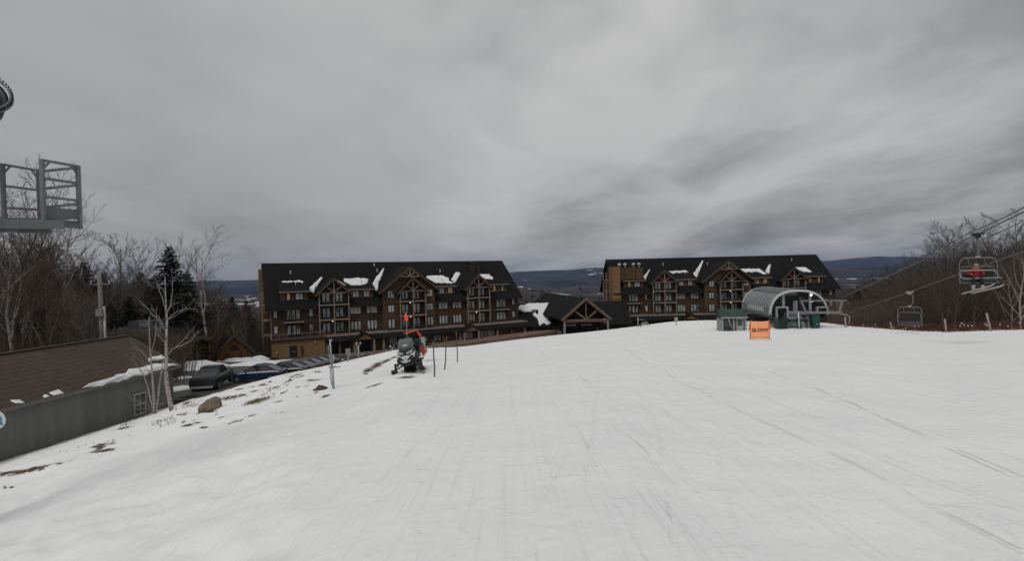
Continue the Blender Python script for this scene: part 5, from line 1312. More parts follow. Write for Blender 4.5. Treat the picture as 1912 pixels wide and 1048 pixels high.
# blue round sign at left edge, on the shed-side post
g = at(-6, 785, 12); gz = slope_z(g.x,g.y)[0]
t = thing('round_blue_sign', 'round blue sign with a white rim cut by the left edge of the view', 'sign', (g.x,g.y,gz))
mb = MB(); mb.tube([(-.75,.05,-.6),(-.75,.05,g.z-gz+.05),(-.7,.05,g.z-gz+.1),(0,.03,g.z-gz)],.03,8); mb.build('post', M_GAL, t)
zc = g.z-gz; R1 = 16.5/960*12
cir = lambda y, r: [(r*math.cos(2*math.pi*i/32), y, zc+r*math.sin(2*math.pi*i/32)) for i in range(32)]
mb = MB(); mb.loft([cir(-.02,R1),cir(.01,R1)]); mb.build('white_disc', mat('sign_white',(.62,.64,.65),rough=.4), t)
mb = MB(); mb.loft([cir(-.026,R1*.72),cir(-.0205,R1*.72)]); mb.build('blue_disc', mat('sign_blue',(.07,.22,.42),rough=.4), t)
mb = MB(); mb.bar((R1*.62,-.024,zc-R1*.52),(R1*.78,-.024,zc-R1*.42),.004,.03); mb.build('dark_mark', M_BLK, t)

# ------------------------------------------------------------------ chairlift: ropes, chairs, rider
pG2 = at(1826,437,28); pG1 = at(1698,545.5,44)
def extr(p, q, k): return Vector(p)+(Vector(q)-Vector(p))*k
tR = at(1558,563,61.5); tL = at(1578,588,63.5)
M_CAB = mat('steel_cable', (.05,.05,.052), rough=.5, metal=.5)
M_CAB2 = mat('pale_cable', (.12,.116,.11), rough=.5, metal=.4)
wire('haul rope rising from the lift terminal past the occupied chair', [tR, pG2, at(1912,395.5,23.6), at(2060,331,18)], .038, sag=.0, name='haul_rope', group='lift ropes', cat='cable', m_=M_CAB2)
wire('haul rope carrying the empty chair, lower of the lift ropes', [tL, at(1607,576,59), pG1, at(1798,509,34.6), at(1930,463,27.5)], .03, sag=.0, name='haul_rope', group='lift ropes', cat='cable', m_=M_CAB2)
wire('thin communication cable above the haul rope', [Pw(1700,487,42), Pw(1815,432,30), Pw(1960,360,21)], .028, sag=.1, name='haul_rope', group='lift ropes', cat='cable', m_=M_CAB)
wire('thin cable passing just under the chair grip towards the right edge', [Pw(1700,497,50), Pw(1756,474,44), Pw(1821,452,34), Pw(1960,386,24)], .026, sag=.1, name='haul_rope', group='lift ropes', cat='cable', m_=M_CAB)
M_TUBE = mat('chair_tube', (.17,.17,.17), rough=.45, metal=.4, var=.1)
def chair(label, p, rz, up_bar):
    c = thing('lift_chair', label, 'chairlift chair', p, rz, 'chairlift chairs')
    mb = MB(); mb.tube([(-.25,0,-.02),(.25,0,.02)],.07,8); mb.box((-.16,-.1,-.22),(.16,.1,.03)); mb.tube([(-.3,.15,-.02),(-.18,.0,-.05)],.05,8); mb.tube([(.1,.0,-.0),(.35,-.12,.03)],.05,8); mb.build('grip', M_BLK if not up_bar else M_METAL, c)
    x = 1.02
    if up_bar: mb = MB(); mb.tube([(0,0,-.1),(.28,0,-.22),(.30,.05,-.7),(.26,.08,-1.0),(.05,.1,-1.22),(-.25,.1,-1.28)],.05,8)
    else: mb = MB(); mb.tube([(0,0,-.1),(0,0,-.7),(0,.08,-1.28)],.05,8)
    mb.build('hanger', M_TUBE, c)
    mb = MB(); mb.tube([(-x,-.45,-2.62),(-x,-.1,-2.66),(-x,.1,-2.5),(-x,.12,-1.62),(-x+.08,.11,-1.42),(-x+.28,.1,-1.3),(x-.28,.1,-1.3),(x-.08,.11,-1.42),(x,.12,-1.62),(x,.1,-2.5),(x,-.1,-2.66),(x,-.45,-2.62)],.036,7); mb.build('bail', M_TUBE, c)
    mb = MB(); mb.tube([(-.93,.24,-2.55),(-.93,.3,-1.95),(-.85,.3,-1.78),(.85,.3,-1.78),(.93,.3,-1.95),(.93,.24,-2.55)],.032,7)
    for s in (-.45,.45): mb.tube([(s-.12,.12,-1.3),(s+.02,.28,-1.78)],.03,6)
    mb.build('back_frame', M_TUBE, c)
    mb = MB(); mb.box((-.92,-.42,-2.64),(.92,.16,-2.55)); mb.build('seat', M_BLK2, c)
    mb = MB(); mb.box((-.9,.22,-2.50),(.9,.27,-2.22)); mb.build('backrest', mat('navy_pad',(.02,.023,.03),rough=.6), c)
    mb = MB(); mb.tube([(-.94,-.46,-2.66),(.94,-.46,-2.66)],.03,6); mb.tube([(-1.0,.25,-2.52),(1.0,.25,-2.52)],.03,6); mb.build('seat_tube', M_TUBE, c)
    mb = MB(); mb.box((-.12,.03,-1.28),(.12,.17,-1.2)); mb.build('clamp_plate', M_VENT, c)
    if not up_bar:
        mb = MB(); mb.tube([(-1.0,.1,-2.2),(-1.08,-.3,-2.05),(-1.0,-.5,-1.98),(.7,-.5,-1.98),(.9,-.45,-2.1),(1.0,-.3,-2.28),(1.05,.1,-2.4)],.034,7); mb.tube([(-1.06,-.3,-2.1),(-1.02,-.55,-2.35),(-.8,-.6,-2.42),(1.1,-.6,-2.38)],.036,7); mb.build('restraint_bar', mat('pale_bar',(.26,.26,.26),rough=.4), c)
    else:
        mb = MB(); mb.tube([(-1.02,.1,-1.7),(-1.05,-.1,-2.45),(-1.0,-.5,-2.8),(.0,-.5,-2.85),(1.0,-.5,-2.8),(1.04,-.1,-2.5)],.03,6); mb.build('restraint_bar', M_TUBE, c)
    c.scale = (.76 if not up_bar else .80, .8, 1)
    return c
CR2 = R(-33); rope_az = math.atan2(pG2.x-tR.x, tR.y-pG2.y)
CH2 = chair('occupied lift chair with a rider in red, hanging at the right edge', pG2, CR2, False)
CH1 = chair('empty lift chair hanging low over the right snow crest', pG1, R(-35), True)
# rider
def skin_obj(name, V, E, Rr, material, parent, sub=2):
    me = bpy.data.meshes.new(name); me.from_pydata([tuple(v) for v in V], E, []); ob = bpy.data.objects.new(name, me); COL.objects.link(ob)
    sk = ob.modifiers.new('skin','SKIN'); 
    for i, r in enumerate(Rr):
        me.skin_vertices[0].data[i].radius = (r, r) if not isinstance(r, tuple) else r
    me.skin_vertices[0].data[0].use_root = True
    ss = ob.modifiers.new('sub','SUBSURF'); ss.levels = sub; ss.render_levels = sub
    bpy.context.view_layer.update()
    m2 = bpy.data.meshes.new_from_object(ob.evaluated_get(bpy.context.evaluated_depsgraph_get()))
    bpy.data.objects.remove(ob); m2.materials.clear(); m2.materials.append(material); m2.polygons.foreach_set('use_smooth', [True]*len(m2.polygons))
    o2 = bpy.data.objects.new(name, m2); COL.objects.link(o2)
    if parent: o2.parent = parent
    return o2
seat = Matrix.Translation(pG2) @ Matrix.Rotation(CR2,4,'Z')
pel = seat @ Vector((-.12,-.12,-2.44))
PR = thing('person', 'lone skier in a red jacket and black trousers sitting on the lift chair', 'person', pel, CR2)
M_SKIN = mat('skin', (.42,.25,.18), rough=.6); M_JKT = mat('red_jacket', (.30,.014,.015), rough=.7, var=.2, vscale=8, bump=.6, bscale=14); M_TRS = mat('black_trousers', (.014,.014,.016), rough=.75)
# body, one continuous surface: pelvis, spine, head, arms with hands, legs
V = [(0,0,0),(0,.03,.18),(0,.03,.38),(0,.01,.50),(0,-.01,.60),(0,-.03,.70),(0,-.03,.80),
     (-.19,.0,.49),(-.30,-.10,.28),(-.22,-.34,.24),(-.18,-.42,.25), (.19,.0,.49),(.30,-.10,.28),(.22,-.34,.24),(.18,-.42,.25),
     (-.11,-.02,-.03),(-.17,-.44,-.02),(-.19,-.50,-.42),(-.19,-.60,-.48), (.11,-.02,-.03),(.17,-.44,-.02),(.19,-.46,-.42),(.19,-.56,-.48)]
E = [(0,1),(1,2),(2,3),(3,4),(4,5),(5,6),(3,7),(7,8),(8,9),(9,10),(3,11),(11,12),(12,13),(13,14),(0,15),(15,16),(16,17),(17,18),(0,19),(19,20),(20,21),(21,22)]
Rr = [.14,.14,.16,.12,.055,.085,.075,.075,.052,.036,.030,.075,.052,.036,.030,.10,.07,.05,.04,.10,.07,.05,.04]
skin_obj('body', V, E, Rr, M_SKIN, PR)
V2 = [V[i] for i in (1,0,2,3,7,8,9,11,12,13)]; E2 = [(0,1),(0,2),(2,3),(3,4),(4,5),(5,6),(3,7),(7,8),(8,9)]
skin_obj('jacket', V2, E2, [.18,.175,.20,.15,.105,.085,.062,.105,.085,.062], M_JKT, PR)
skin_obj('trousers', [V[0],V[15],V[16],V[17],V[19],V[20],V[21]], [(0,1),(1,2),(2,3),(0,4),(4,5),(5,6)], [.165,.13,.10,.085,.13,.10,.085], M_TRS, PR)
mb = MB(); mb.blob((0,-.01,.80),(.135,.15,.125),1,.0,14,9); mb.build('helmet', mat('dark_helmet',(.05,.02,.02),rough=.3), PR)
mb = MB(); mb.box((-.085,-.155,.735),(.085,-.10,.80)); mb.build('goggles', mat('pale_goggles',(.5,.42,.36),rough=.1), PR)
mb = MB(); mb.tube([(0,-.125,.73),(0,-.14,.70),(0,-.12,.69)],.014,6); mb.build('nose', M_SKIN, PR)
for i, s in enumerate((-1,1)):
    wv = Vector(V[10] if s<0 else V[14]); 
    mb = MB(); mb.blob(wv+Vector((0,-.02,0)),(.045,.055,.03),1,.05,10,7)
    for j in range(4): x = (j-1.5)*.021; l_=(.055,.065,.06,.045)[j]; mb.tube([wv+Vector((x,-.05,.0)), wv+Vector((x,-.05-l_*.6,-.005)), wv+Vector((x,-.05-l_*.8,-.04))],[.013,.012,.010],6)
    mb.tube([wv+Vector((-s*.035,-.02,0)), wv+Vector((-s*.06,-.05,-.01)), wv+Vector((-s*.05,-.075,-.03))],[.014,.013,.010],6)
    mb.build('glove', M_BLK, PR)
    a_ = Vector(V[17] if s<0 else V[21]); mb = MB(); mb.tube([a_+Vector((0,.0,.10)), a_, a_+Vector((0,-.02,-.10)), a_+Vector((0,-.16,-.15))],[.085,.08,.075,.06],10); mb.build('boot', mat('grey_boot',(.30,.31,.31),rough=.4), PR)
for i, s in enumerate((-1,1)):
    a_ = Vector(V[17] if s<0 else V[21])+Vector((0,-.08,-.20)); f_ = Vector((.82,-.45,.34)) if s<0 else Vector((.80,-.5,.30)); f_.normalize()
    mb = MB(); pts = [a_-f_*.55, a_, a_+f_*.75, a_+f_*.92+Z*.06]; mb.tube(pts,[.035,.04,.04,.02],6)
    sk = mb.build('ski', mat('ski_pale',(.42,.40,.37),rough=.4), None); tag(sk, ('lower ski on the boot of the chairlift rider','upper ski on the boot of the chairlift rider')[i], 'ski', 'skis of the chairlift rider')
    sk.matrix_world = Matrix.Translation(pel) @ Matrix.Rotation(CR2,4,'Z')

# ------------------------------------------------------------------ boulders and grass tufts
def boulder(name, label, px_, py_, r, m_, seed, rz=0, sink=.2):
    p = ground_at(px_, py_); mb = MB(); mb.blob((0,0,r[2]*(.55-sink)), r, seed, .22, 26, 18, 1.1)
    ob = mb.build(name, m_); ob.location = p+Vector((0,r[1]*.6,0)); ob.rotation_euler=(0,0,rz); tag(ob, label, 'rock'); return ob
boulder('boulder', 'big rounded tan boulder on the snow bank below the pickup', 391, 768, (.46,.40,.43), M_ROCKB, 2)
boulder('boulder', 'low reddish brown rock left of the metal pole', 597, 732, (.30,.22,.13), M_ROCKR, 5, .3)
boulder('boulder', 'tiny dark stone just above the reddish rock', 595, 723, (.06,.06,.05), M_ROCKR, 6)
boulder('boulder', 'tiny dark stone alone on the snow at the lower left', 20, 912, (.05,.04,.025), M_ROCKR, 8)
# dead grass tuft
def tuft(label, px_, py_, n_, w_, h_, m_, seed, name='grass_tuft', cat='grass tuft', group=None):
    rg = random.Random(seed); p = ground_at(px_, py_); mb = MB()
    for i in range(n_):
        x, y = rg.gauss(0,w_*.4), rg.gauss(0,w_*.25); a = rg.uniform(0,6.28); l = h_*rg.uniform(.4,1); s_ = Vector((x,y,slope_z(p.x+x,p.y+y)[0]-p.z-.02)); le = rg.uniform(.1,.7)
        e_ = s_+Vector((math.cos(a)*l*le, math.sin(a)*l*le, l*math.sqrt(max(.05,1-le*le))))
        mb.tube([s_, s_.lerp(e_,.5)+Vector((0,0,l*.06)), e_],[.008,.006,.003],3,cap=False)
    ob = mb.build(name, m_); ob.location = p; tag(ob, label, cat, group); return ob
M_STRAW = mat('dead_straw', (.20,.155,.075), var=.3, vscale=8); M_TWIG = mat('dark_twig', (.05,.04,.034), rough=.9)
tf = tuft('flattened tuft of tan dead grass on the snow, below the parked cars', 480, 750, 320, .62, .16, M_STRAW, 1)
for i, (x, y, n_, w_, h_, lab) in enumerate(((240,794,16,.5,.75,'small clump of dark twigs in the snow below the shed window'),(348,762,30,1.0,.5,'thin twigs in the snow right of the tall birch'),(300,790,26,.9,.25,'sparse twigs sticking out of the snow below the birches'),
      (275,779,22,.8,.6,'thin dark shoots around the foot of the birch clump'),(312,797,14,.6,.45,'sparse short shoots lowest on the snow below the birches'),(560,700,20,1.6,.3,'scattered dead stalks along the snow bank edge below the parked cars'),(508,728,20,1.4,.3,'scattered dead stalks on the bank right of the boulder'),
      (425,748,26,.9,.3,'dark twigs beside the tan boulder'),(205,826,10,.6,.2,'few thin weeds by the foot of the shed wall'),(150,838,20,2.2,.2,'dry weeds along the shed wall at the left'))):
    tuft(lab, x, y, n_, w_, h_, M_TWIG, 20+i, 'twig_clump', 'shrub', 'twigs in the snow')
# ------------------------------------------------------------------ trees
M_BARK = mat('grey_bark', (.13,.115,.10), var=.4, vscale=3, stretch=(2,2,.4), rough=.95)
M_BARKB = mat('brown_bark', (.085,.066,.052), var=.4, vscale=3, stretch=(2,2,.4), rough=.95)
M_TW = mat('brown_twigs', (.095,.072,.056), rough=1, var=.3, vscale=.4); M_TW2 = mat('grey_twigs', (.125,.108,.092), rough=1, var=.3, vscale=.4); M_TW3 = mat('rusty_twigs', (.10,.062,.046), rough=1, var=.3, vscale=.4)
M_NEED = mat('dark_needles', (.017,.027,.016), rough=.9, var=.5, vscale=1.2)
def birch_bark():
    m = bpy.data.materials.new('birch_bark'); m.use_nodes = True; n = NT(m); b = m.node_tree.nodes['Principled BSDF']; b.inputs['Roughness'].default_value = .8
    tc = n.add('ShaderNodeTexCoord'); v = n.mapping(tc.outputs['Object'], scale=(2.5,2.5,9)); a = n.noise(v, 1.5, 4, .7)
    v2 = n.mapping(tc.outputs['Object'], scale=(1.5,1.5,2)); c = n.noise(v2, 1.2, 3, .6)
    col = n.ramp(a, [(.38,(.05,.042,.038)),(.46,(.30,.28,.26)),(.7,(.43,.41,.385))])
    col = n.mix(n.math('MULTIPLY', n.math('GREATER_THAN', c, .60), .6), col, (.07,.055,.05))
    n.link(col, b.inputs['Base Color']); return m
M_BIRCH = birch_bark(); M_BIRCH2 = mat('pale_branch', (.25,.22,.20), var=.3, vscale=3)
def grow(rg, mt, mc, p, d, L, r, lv, maxlv, kids, ang, up, minr, curl=.16):
    """one branch; trunk-like levels go to mt, twigs to mc"""
    seg = 4 if lv < maxlv else 2; pts = [p]; rad = [r]; dd = d.copy()
    for i in range(seg):
        dd = (dd + Vector((rg.gauss(0,curl),rg.gauss(0,curl),rg.gauss(0,curl*.6)+up*.12))).normalized(); pts.append(pts[-1]+dd*L/seg); rad.append(max(minr*.6, r*(1-(i+1)/seg*(.95 if lv == 0 else .8))))
    (mt if lv < 2 else mc).tube(pts, rad, 7 if lv == 0 else (5 if lv == 1 else 3), cap=False)
    if lv >= maxlv: return
    k = kids[lv]
    for i in range(k):
        t = (.28 if lv == 0 else .18)+(.97-(.28 if lv == 0 else .18))*(i+rg.random()*.7)/k; j = min(seg-1, int(t*seg)); f = t*seg-j
        q = pts[j].lerp(pts[j+1], min(1,f)); ax = (pts[j+1]-pts[j]).normalized(); s = ax.orthogonal(); s.rotate(Matrix.Rotation(rg.uniform(0,6.283) if lv else (i*2.4+rg.random()), 3, ax))
        a = ang[min(lv,len(ang)-1)]*rg.uniform(.75,1.25); nd = (ax*math.cos(a)+s.normalized()*math.sin(a)).normalized()
        nl = L*(.50 if lv == 0 else .52)*rg.uniform(.6,1.15)*(1-t*.45); nr = max(minr, (r*(1-t*.72))*.52)
        grow(rg, mt, mc, q, nd, nl, nr, lv+1, maxlv, kids, ang, up*1.0, minr, curl)
def bare_tree(seed, H, r, kids, ang, maxlv, mtrunk, mcrown, lean=(0,0), minr=.02, low=.28, up=.6, fork=False, sc_first=1):
    rg = random.Random(seed); root = thing('bare_tree', 'x', 'tree'); mt, mc = MB(), MB()
    if fork:
        h = H*.22; mt.tube([(0,0,-1),(0,0,h*.5),(lean[0]*h,lean[1]*h,h)],[r,r*.85,r*.75],8,cap=False)
        for s in range(fork):
            a = s*6.283/fork+rg.random(); d = Vector((math.cos(a)*.33,math.sin(a)*.33,1)).normalized()
            grow(rg, mt, mc, Vector((lean[0]*h,lean[1]*h,h)), d, H*.8, r*.55, 0, maxlv, kids, ang, up, minr)
    else:
        mt.tube([(0,0,-1.2),(0,0,0)],[r*1.25,r],8,cap=False)
        grow(rg, mt, mc, Vector((0,0,0)), Vector((lean[0],lean[1],1)).normalized(), H, r, 0, maxlv, kids, ang, up, minr, .09)
    mt.build('trunk', mtrunk, root); mc.build('crown', mcrown, root); return root
def conifer(seed, H, spread, m_=M_NEED, sparse=1.0):
    rg = random.Random(seed); root = thing('spruce_tree', 'x', 'tree'); mt = MB(); mt.tube([(0,0,-1),(0,0,H*.97)],[.2,.03],7,cap=False); mt.build('trunk', M_BARKB, root)
    mc = MB(); z = H*.06
    while z < H*.985:
        f = 1-z/H; n_ = int((5+5*f)*sparse); R_ = spread*(f**.8)*rg.uniform(.75,1.15)+.12
        for i in range(n_):
            a = rg.uniform(0,6.283); L = R_*rg.uniform(.55,1.1); droop = rg.uniform(.05,.35)
            k = max(3, int(L/.22))
            for j in range(k):
                t = (j+.6)/k; c_ = Vector((math.cos(a)*L*t, math.sin(a)*L*t, z - droop*L*t*t + .12*L*t))
                for q_ in range(3):
                    w_ = (.30+.25*(1-t))*min(1,.35+L*.4)*rg.uniform(.6,1.2); d1 = Vector((rg.gauss(0,1),rg.gauss(0,1),rg.gauss(0,.45))).normalized()*w_; d2 = Vector((math.cos(a),math.sin(a),-.25))*w_*.7
                    mc.poly([c_-d1*.5, c_+d2+Vector((0,0,rg.gauss(0,.04))), c_+d1*.5, c_-d2*.35+Vector((0,0,-.06))])
        z += max(.16, .34*f+.1)
    mc.build('crown', m_, root); return root
K4 = (11,6,5,4)
PROTO = {
 'tallA': bare_tree(1, 15, .24, (12,7,6,5), (.75,.7,.6,.6), 4, M_BARK, M_TW2, (.02,0), .013),
 'tallB': bare_tree(2, 15, .26, (12,7,6), (.6,.7,.65), 3, M_BARKB, M_TW, (-.03,.02), .014, fork=2),
 'tallC': bare_tree(3, 15, .22, (14,8,6), (.55,.6,.6), 3, M_BARK, M_TW, (.04,0), .013),
 'tallD': bare_tree(4, 15, .20, (13,7,6), (.65,.75,.6), 3, M_BIRCH, M_TW2, (-.05,.0), .013),
 'fork3': bare_tree(5, 15, .28, (11,7,6), (.62,.7,.65), 3, M_BARK, M_TW2, (0,0), .013, fork=3),
 'rust': bare_tree(6, 11, .16, (14,8,6), (.8,.8,.7), 3, M_BARKB, M_TW3, (.03,0), .013, fork=2),
}
NBASE = {k_: sorted(v_.co.z for v_ in r_.children[1].data.vertices)[-60] for k_, r_ in PROTO.items()}
used = set()
def plant(kind, px_, Y, H, label, group, rz=None, zoff=0, x=None, slope_=False, wide=1.0):
    X = (px_-956)/F*Y if x is None else x; z = (slope_z(X,Y)[0] if slope_ else lower_z(X,Y))+zoff
    s = H/NBASE[kind]; wide = wide*(1.45 if 'spruce' in kind else 1)
    rz = _t.uniform(0,6.28) if rz is None else rz
    if kind not in used: used.add(kind); r = PROTO[kind]; r.location = (X,Y,z); r.rotation_euler = (0,0,rz); r.scale = (s*wide,s*wide,s); r['label'] = label
    else: r = dup(PROTO[kind], (X,Y,z), rz, (s*wide,s*wide,s), label)
    r['group'] = group; return r
_t = random.Random(99)
for k, s_ in (('spruceA',(21,13,3.3)),('spruceB',(22,13,2.7))):
    PROTO[k] = conifer(*s_, sparse=1.7); NBASE[k] = 13
def topH(px_, py_, Y):   # height needed for the crown top to reach photo pixel
    X = (px_-956)/F*Y; return at(px_, py_, Y).z - lower_z(X, Y)
GL, GR = 'bare trees behind the shed', 'bare trees on the right hillside'
named = [
 ('tallB', 30, 55, 345, 'huge many-limbed bare tree at the left edge, behind the catwalk', GL),
 ('fork3', 75, 62, 400, 'large bare tree just right of the catwalk edge, crown above the dark spruces', GL),
 ('tallD', 128, 60, 425, 'tall pale-trunked tree with a wide fan of bare limbs left of the utility pole', GL),
 ('tallA', 222, 72, 470, 'round-crowned pale bare tree right of the utility pole', GL),
 ('tallC', 262, 78, 480, 'slender bare tree between the round-crowned tree and the tall spruce', GL),
 ('tallD', 385, 88, 468, 'tall bare tree with a straight pale trunk right of the big spruce', GL),
 ('tallC', 366, 90, 472, 'bare tree just behind the big spruce on its right', GL),
 ('tallB', 5, 50, 385, 'dark bare tree cut by the left edge, below the catwalk', GL),
]
for kd, px_, Y, top, lab, g_ in named: plant(kd, px_, Y, topH(px_, top, Y), lab, g_)
plant('spruceA', 318, 76, topH(318,457,76), 'tall dark spruce rising above the rusty brush behind the shed', 'spruces behind the shed')
plant('spruceB', 160, 66, topH(160,486,66), 'dark spruce just left of the utility pole', 'spruces behind the shed')
plant('spruceB', 142, 70, topH(142,494,70), 'shorter dark spruce, leftmost by the utility pole', 'spruces behind the shed')
plant('spruceA', 192, 75, topH(196,508,75), 'broad dark spruce right behind the utility pole', 'spruces behind the shed')
plant('spruceB', 262, 86, topH(262,505,86), 'dark spruce below the slender bare tree', 'spruces behind the shed')
plant('spruceB', 290, 84, topH(290,512,84), 'dark spruce hugging the left side of the tall spruce', 'spruces behind the shed')
plant('spruceA', 350, 92, topH(350,505,92), 'dark spruce at the right foot of the tall spruce', 'spruces behind the shed')
plant('spruceA', 432, 112, topH(432,552,112), 'dark conifer behind the wooden cabin', 'spruces behind the shed')
plant('spruceB', 458, 110, topH(458,560,110), 'narrow dark conifer between the cabin and the left hotel', 'spruces behind the shed')
for x_, Y, tp_ in ((105,64,530),(125,68,535),(175,64,545),(215,74,560),(240,66,575),(148,62,540),(200,70,545),(95,70,555),(275,80,560),(300,72,575)): plant('spruceA', x_, Y, topH(x_,tp_-22,Y), 'low dark spruce in the shade behind the shed', 'low spruces behind the shed')
# thicket of slender bare trees on the left
kl = list('tallA tallB tallC tallD fork3 rust rust rust'.split())
for i in range(92):
    px_ = _t.uniform(-60, 480); Y = _t.uniform(48, 105) if px_ > 200 else _t.uniform(44, 95)
    if px_ > 395 and Y < 92: Y = _t.uniform(95, 125)
    if 318 < px_ <= 395 and Y < 86: Y = _t.uniform(86, 110)
    if 275 < px_ < 362 and _t.random() < .6: continue
    top = interp([(-60,470),(60,470),(150,500),(250,515),(330,525),(400,545),(480,575)], px_)+_t.uniform(-8,60)
    if 120 < px_ < 205: top += 35
    if 280 < px_ < 360: top += 45
    kd = _t.choice(kl); H = max(5, topH(px_, top, Y))
    plant(kd, px_, Y, H, 'slender bare tree in the brown thicket behind the shed', 'thicket trees behind the shed')
# right hillside
RIGHT = [('tallC',1735,92,470,'leftmost tall bare tree rising over the right woods'),('tallA',1772,84,446,'bare tree crown behind the chair grip, left one'),('fork3',1796,80,440,'bare tree crown directly behind the chair grip'),
 ('tallB',1822,86,446,'bare tree crown just right of the chair grip'),('tallA',1890,76,424,'tallest bare tree near the right edge'),('tallB',1915,70,418,'big bare tree cut by the right edge'),('tallC',1862,82,458,'bare tree between the chair and the right edge'),
 ('tallD',1886,66,515,'pale forked trunk standing just below right of the occupied chair'),('tallD',1908,62,478,'pale slim trunk right of the occupied chair'),('tallC',1812,70,500,'grey trunk seen below the left side of the occupied chair')]
for kd, px_, Y, top, lab in RIGHT: plant(kd, px_, Y, topH(px_, top, Y), lab, GR)
kr = list('tallA tallB tallC rust rust fork3 tallC'.split())
for i in range(128):
    px_ = 1565 + 420*_t.random()**1.1; Y = _t.uniform(80, 250)
    if px_ < 1640: Y = _t.uniform(125, 270)
    top = interp([(1560,548),(1600,532),(1640,517),(1680,502),(1720,488),(1780,474),(1912,445),(1990,440)], px_)+_t.uniform(0,45)
    X = (px_-956)/F*Y
    if X < 92 and Y > 122: Y = _t.uniform(80,118)
    if abs(px_-1590) < 22 and 120 < Y < 150: continue
    H = max(6, min(30, topH(px_, top, Y)))
    plant(_t.choice(kr), px_, Y, H, 'brown bare tree in the dense woods right of the lift', 'woods right of the lift')
for i in range(46):
    px_ = 1625 + 330*_t.random(); Y = _t.uniform(66, 88); X = (px_-956)/F*Y
    top = interp([(1625,560),(1680,535),(1740,512),(1912,500)], px_)+_t.uniform(0,40)
    plant(_t.choice(['rust','tallC','rust']), px_, Y, max(5, topH(px_, top, Y)), 'rusty young bare tree along the near edge of the right-hand woods', 'young trees right of the lift')
for px_, Y, tp_, lab in ((1602,135,540,'dark conifer left in the right-hand woods'),(1576,128,562,'small dark conifer beside the right hotel'),(1688,150,515,'olive conifer in the middle of the right-hand woods'),(1700,140,528,'lower olive conifer in the right-hand woods'),(1628,170,548,'far conifer in the right-hand woods')):
    plant('spruceA', px_, Y, topH(px_,tp_,Y), lab, 'conifers in the right woods')
# brush filling the understorey : nobody could count it
def brush(name, n_, pxr, Yr, h, m_, seed, clump=7):
    rg = random.Random(seed); mb = MB(); m_ = {M_TW:mat('brush_brown',(.105,.080,.055),rough=1,var=.4,vscale=.3), M_TW3:mat('brush_rust',(.115,.073,.050),rough=1,var=.4,vscale=.3)}[m_]
    for i in range(n_):
        px_ = rg.uniform(*pxr); Y = rg.uniform(*Yr); X = (px_-956)/F*Y; z = lower_z(X,Y)
        for j in range(clump):
            a = rg.uniform(0,6.28); l = h*rg.uniform(.4,1.1); s_ = Vector((X+rg.gauss(0,.7),Y+rg.gauss(0,.7),z-.1)); e_ = s_+Vector((math.cos(a)*l*.35,math.sin(a)*l*.35,l))
            m2 = s_.lerp(e_,.55)+Vector((rg.gauss(0,.12),rg.gauss(0,.12),0)); mb.tube([s_,m2,e_],[.03,.02,.01],3,cap=False)
            for q_ in range(3):
                b0 = m2.lerp(e_, rg.random()*.8); mb.tube([b0, b0+Vector((rg.gauss(0,.45),rg.gauss(0,.45),rg.uniform(.2,.8)))*l*.22],[.014,.007],3,cap=False)
    tag(mb.build(name, m_), kind='stuff')
brush('thicket_brush', 900, (-60,330), (44,92), 5.0, M_TW, 1); brush('thicket_brush', 420, (200,400), (86,100), 5.5, M_TW3, 2); brush('thicket_brush', 260, (330,485), (96,115), 6.0, M_TW, 3)
brush('hillside_brush', 1200, (1560,1990), (70,125), 7.0, M_TW, 4); brush('hillside_brush', 900, (1600,1990), (120,200), 8.0, M_TW3, 5)
# far woods on the falling ground, seen between the hotels and beyond them
def far_wood(name, n_, pxr, Yr, seed, hr=(8,15), tops=None, col=None):
    rg = random.Random(seed); mb = MB()
    for i in range(n_):
        Y = Yr[0]*(Yr[1]/Yr[0])**rg.random(); px_ = rg.uniform(*pxr); X = (px_-956)/F*Y; z = lower_z(X,Y); h = rg.uniform(*hr); sp_ = h*.22
        if tops: h = max(5, min(26, at(px_, interp(tops, px_)+rg.uniform(0,55), Y).z-z))
        for j in range(14):
            a = rg.uniform(0,6.28); t = rg.uniform(.3,1); q_ = Vector((X+math.cos(a)*sp_*rg.random(), Y+math.sin(a)*sp_*rg.random(), z+h*t)); d1 = Vector((rg.gauss(0,1),rg.gauss(0,1),rg.gauss(0,1)))*h*.07; d2 = Vector((rg.gauss(0,1),rg.gauss(0,1),rg.gauss(0,1)))*h*.07
            mb.poly([q_, q_+d1, q_+d1+d2*.6])
        mb.tube([(X,Y,z),(X,Y,z+h*.8)],[.15,.05],3,cap=False)
    tag(mb.build(name, mat('far_wood_'+str(seed), col or ((.055,.045,.038),(.03,.034,.026))[seed%2],var=.5,vscale=.02)), kind='stuff')
far_wood('hillside_wood', 700, (1566,1990), (128,290), 8, (10,16), [(1560,555),(1600,540),(1640,524),(1680,510),(1720,497),(1780,484),(1912,470),(1990,465)], (.060,.050,.036))
far_wood('hillside_wood', 120, (1566,1990), (128,290), 9, (10,16), [(1560,552),(1600,536),(1640,520),(1680,506),(1720,494),(1780,484),(1912,470),(1990,465)], (.022,.028,.018))
far_wood('far_woods', 2600, (-60,1990), (190,1500), 2); far_wood('far_woods', 900, (-60,1990), (200,1500), 3)
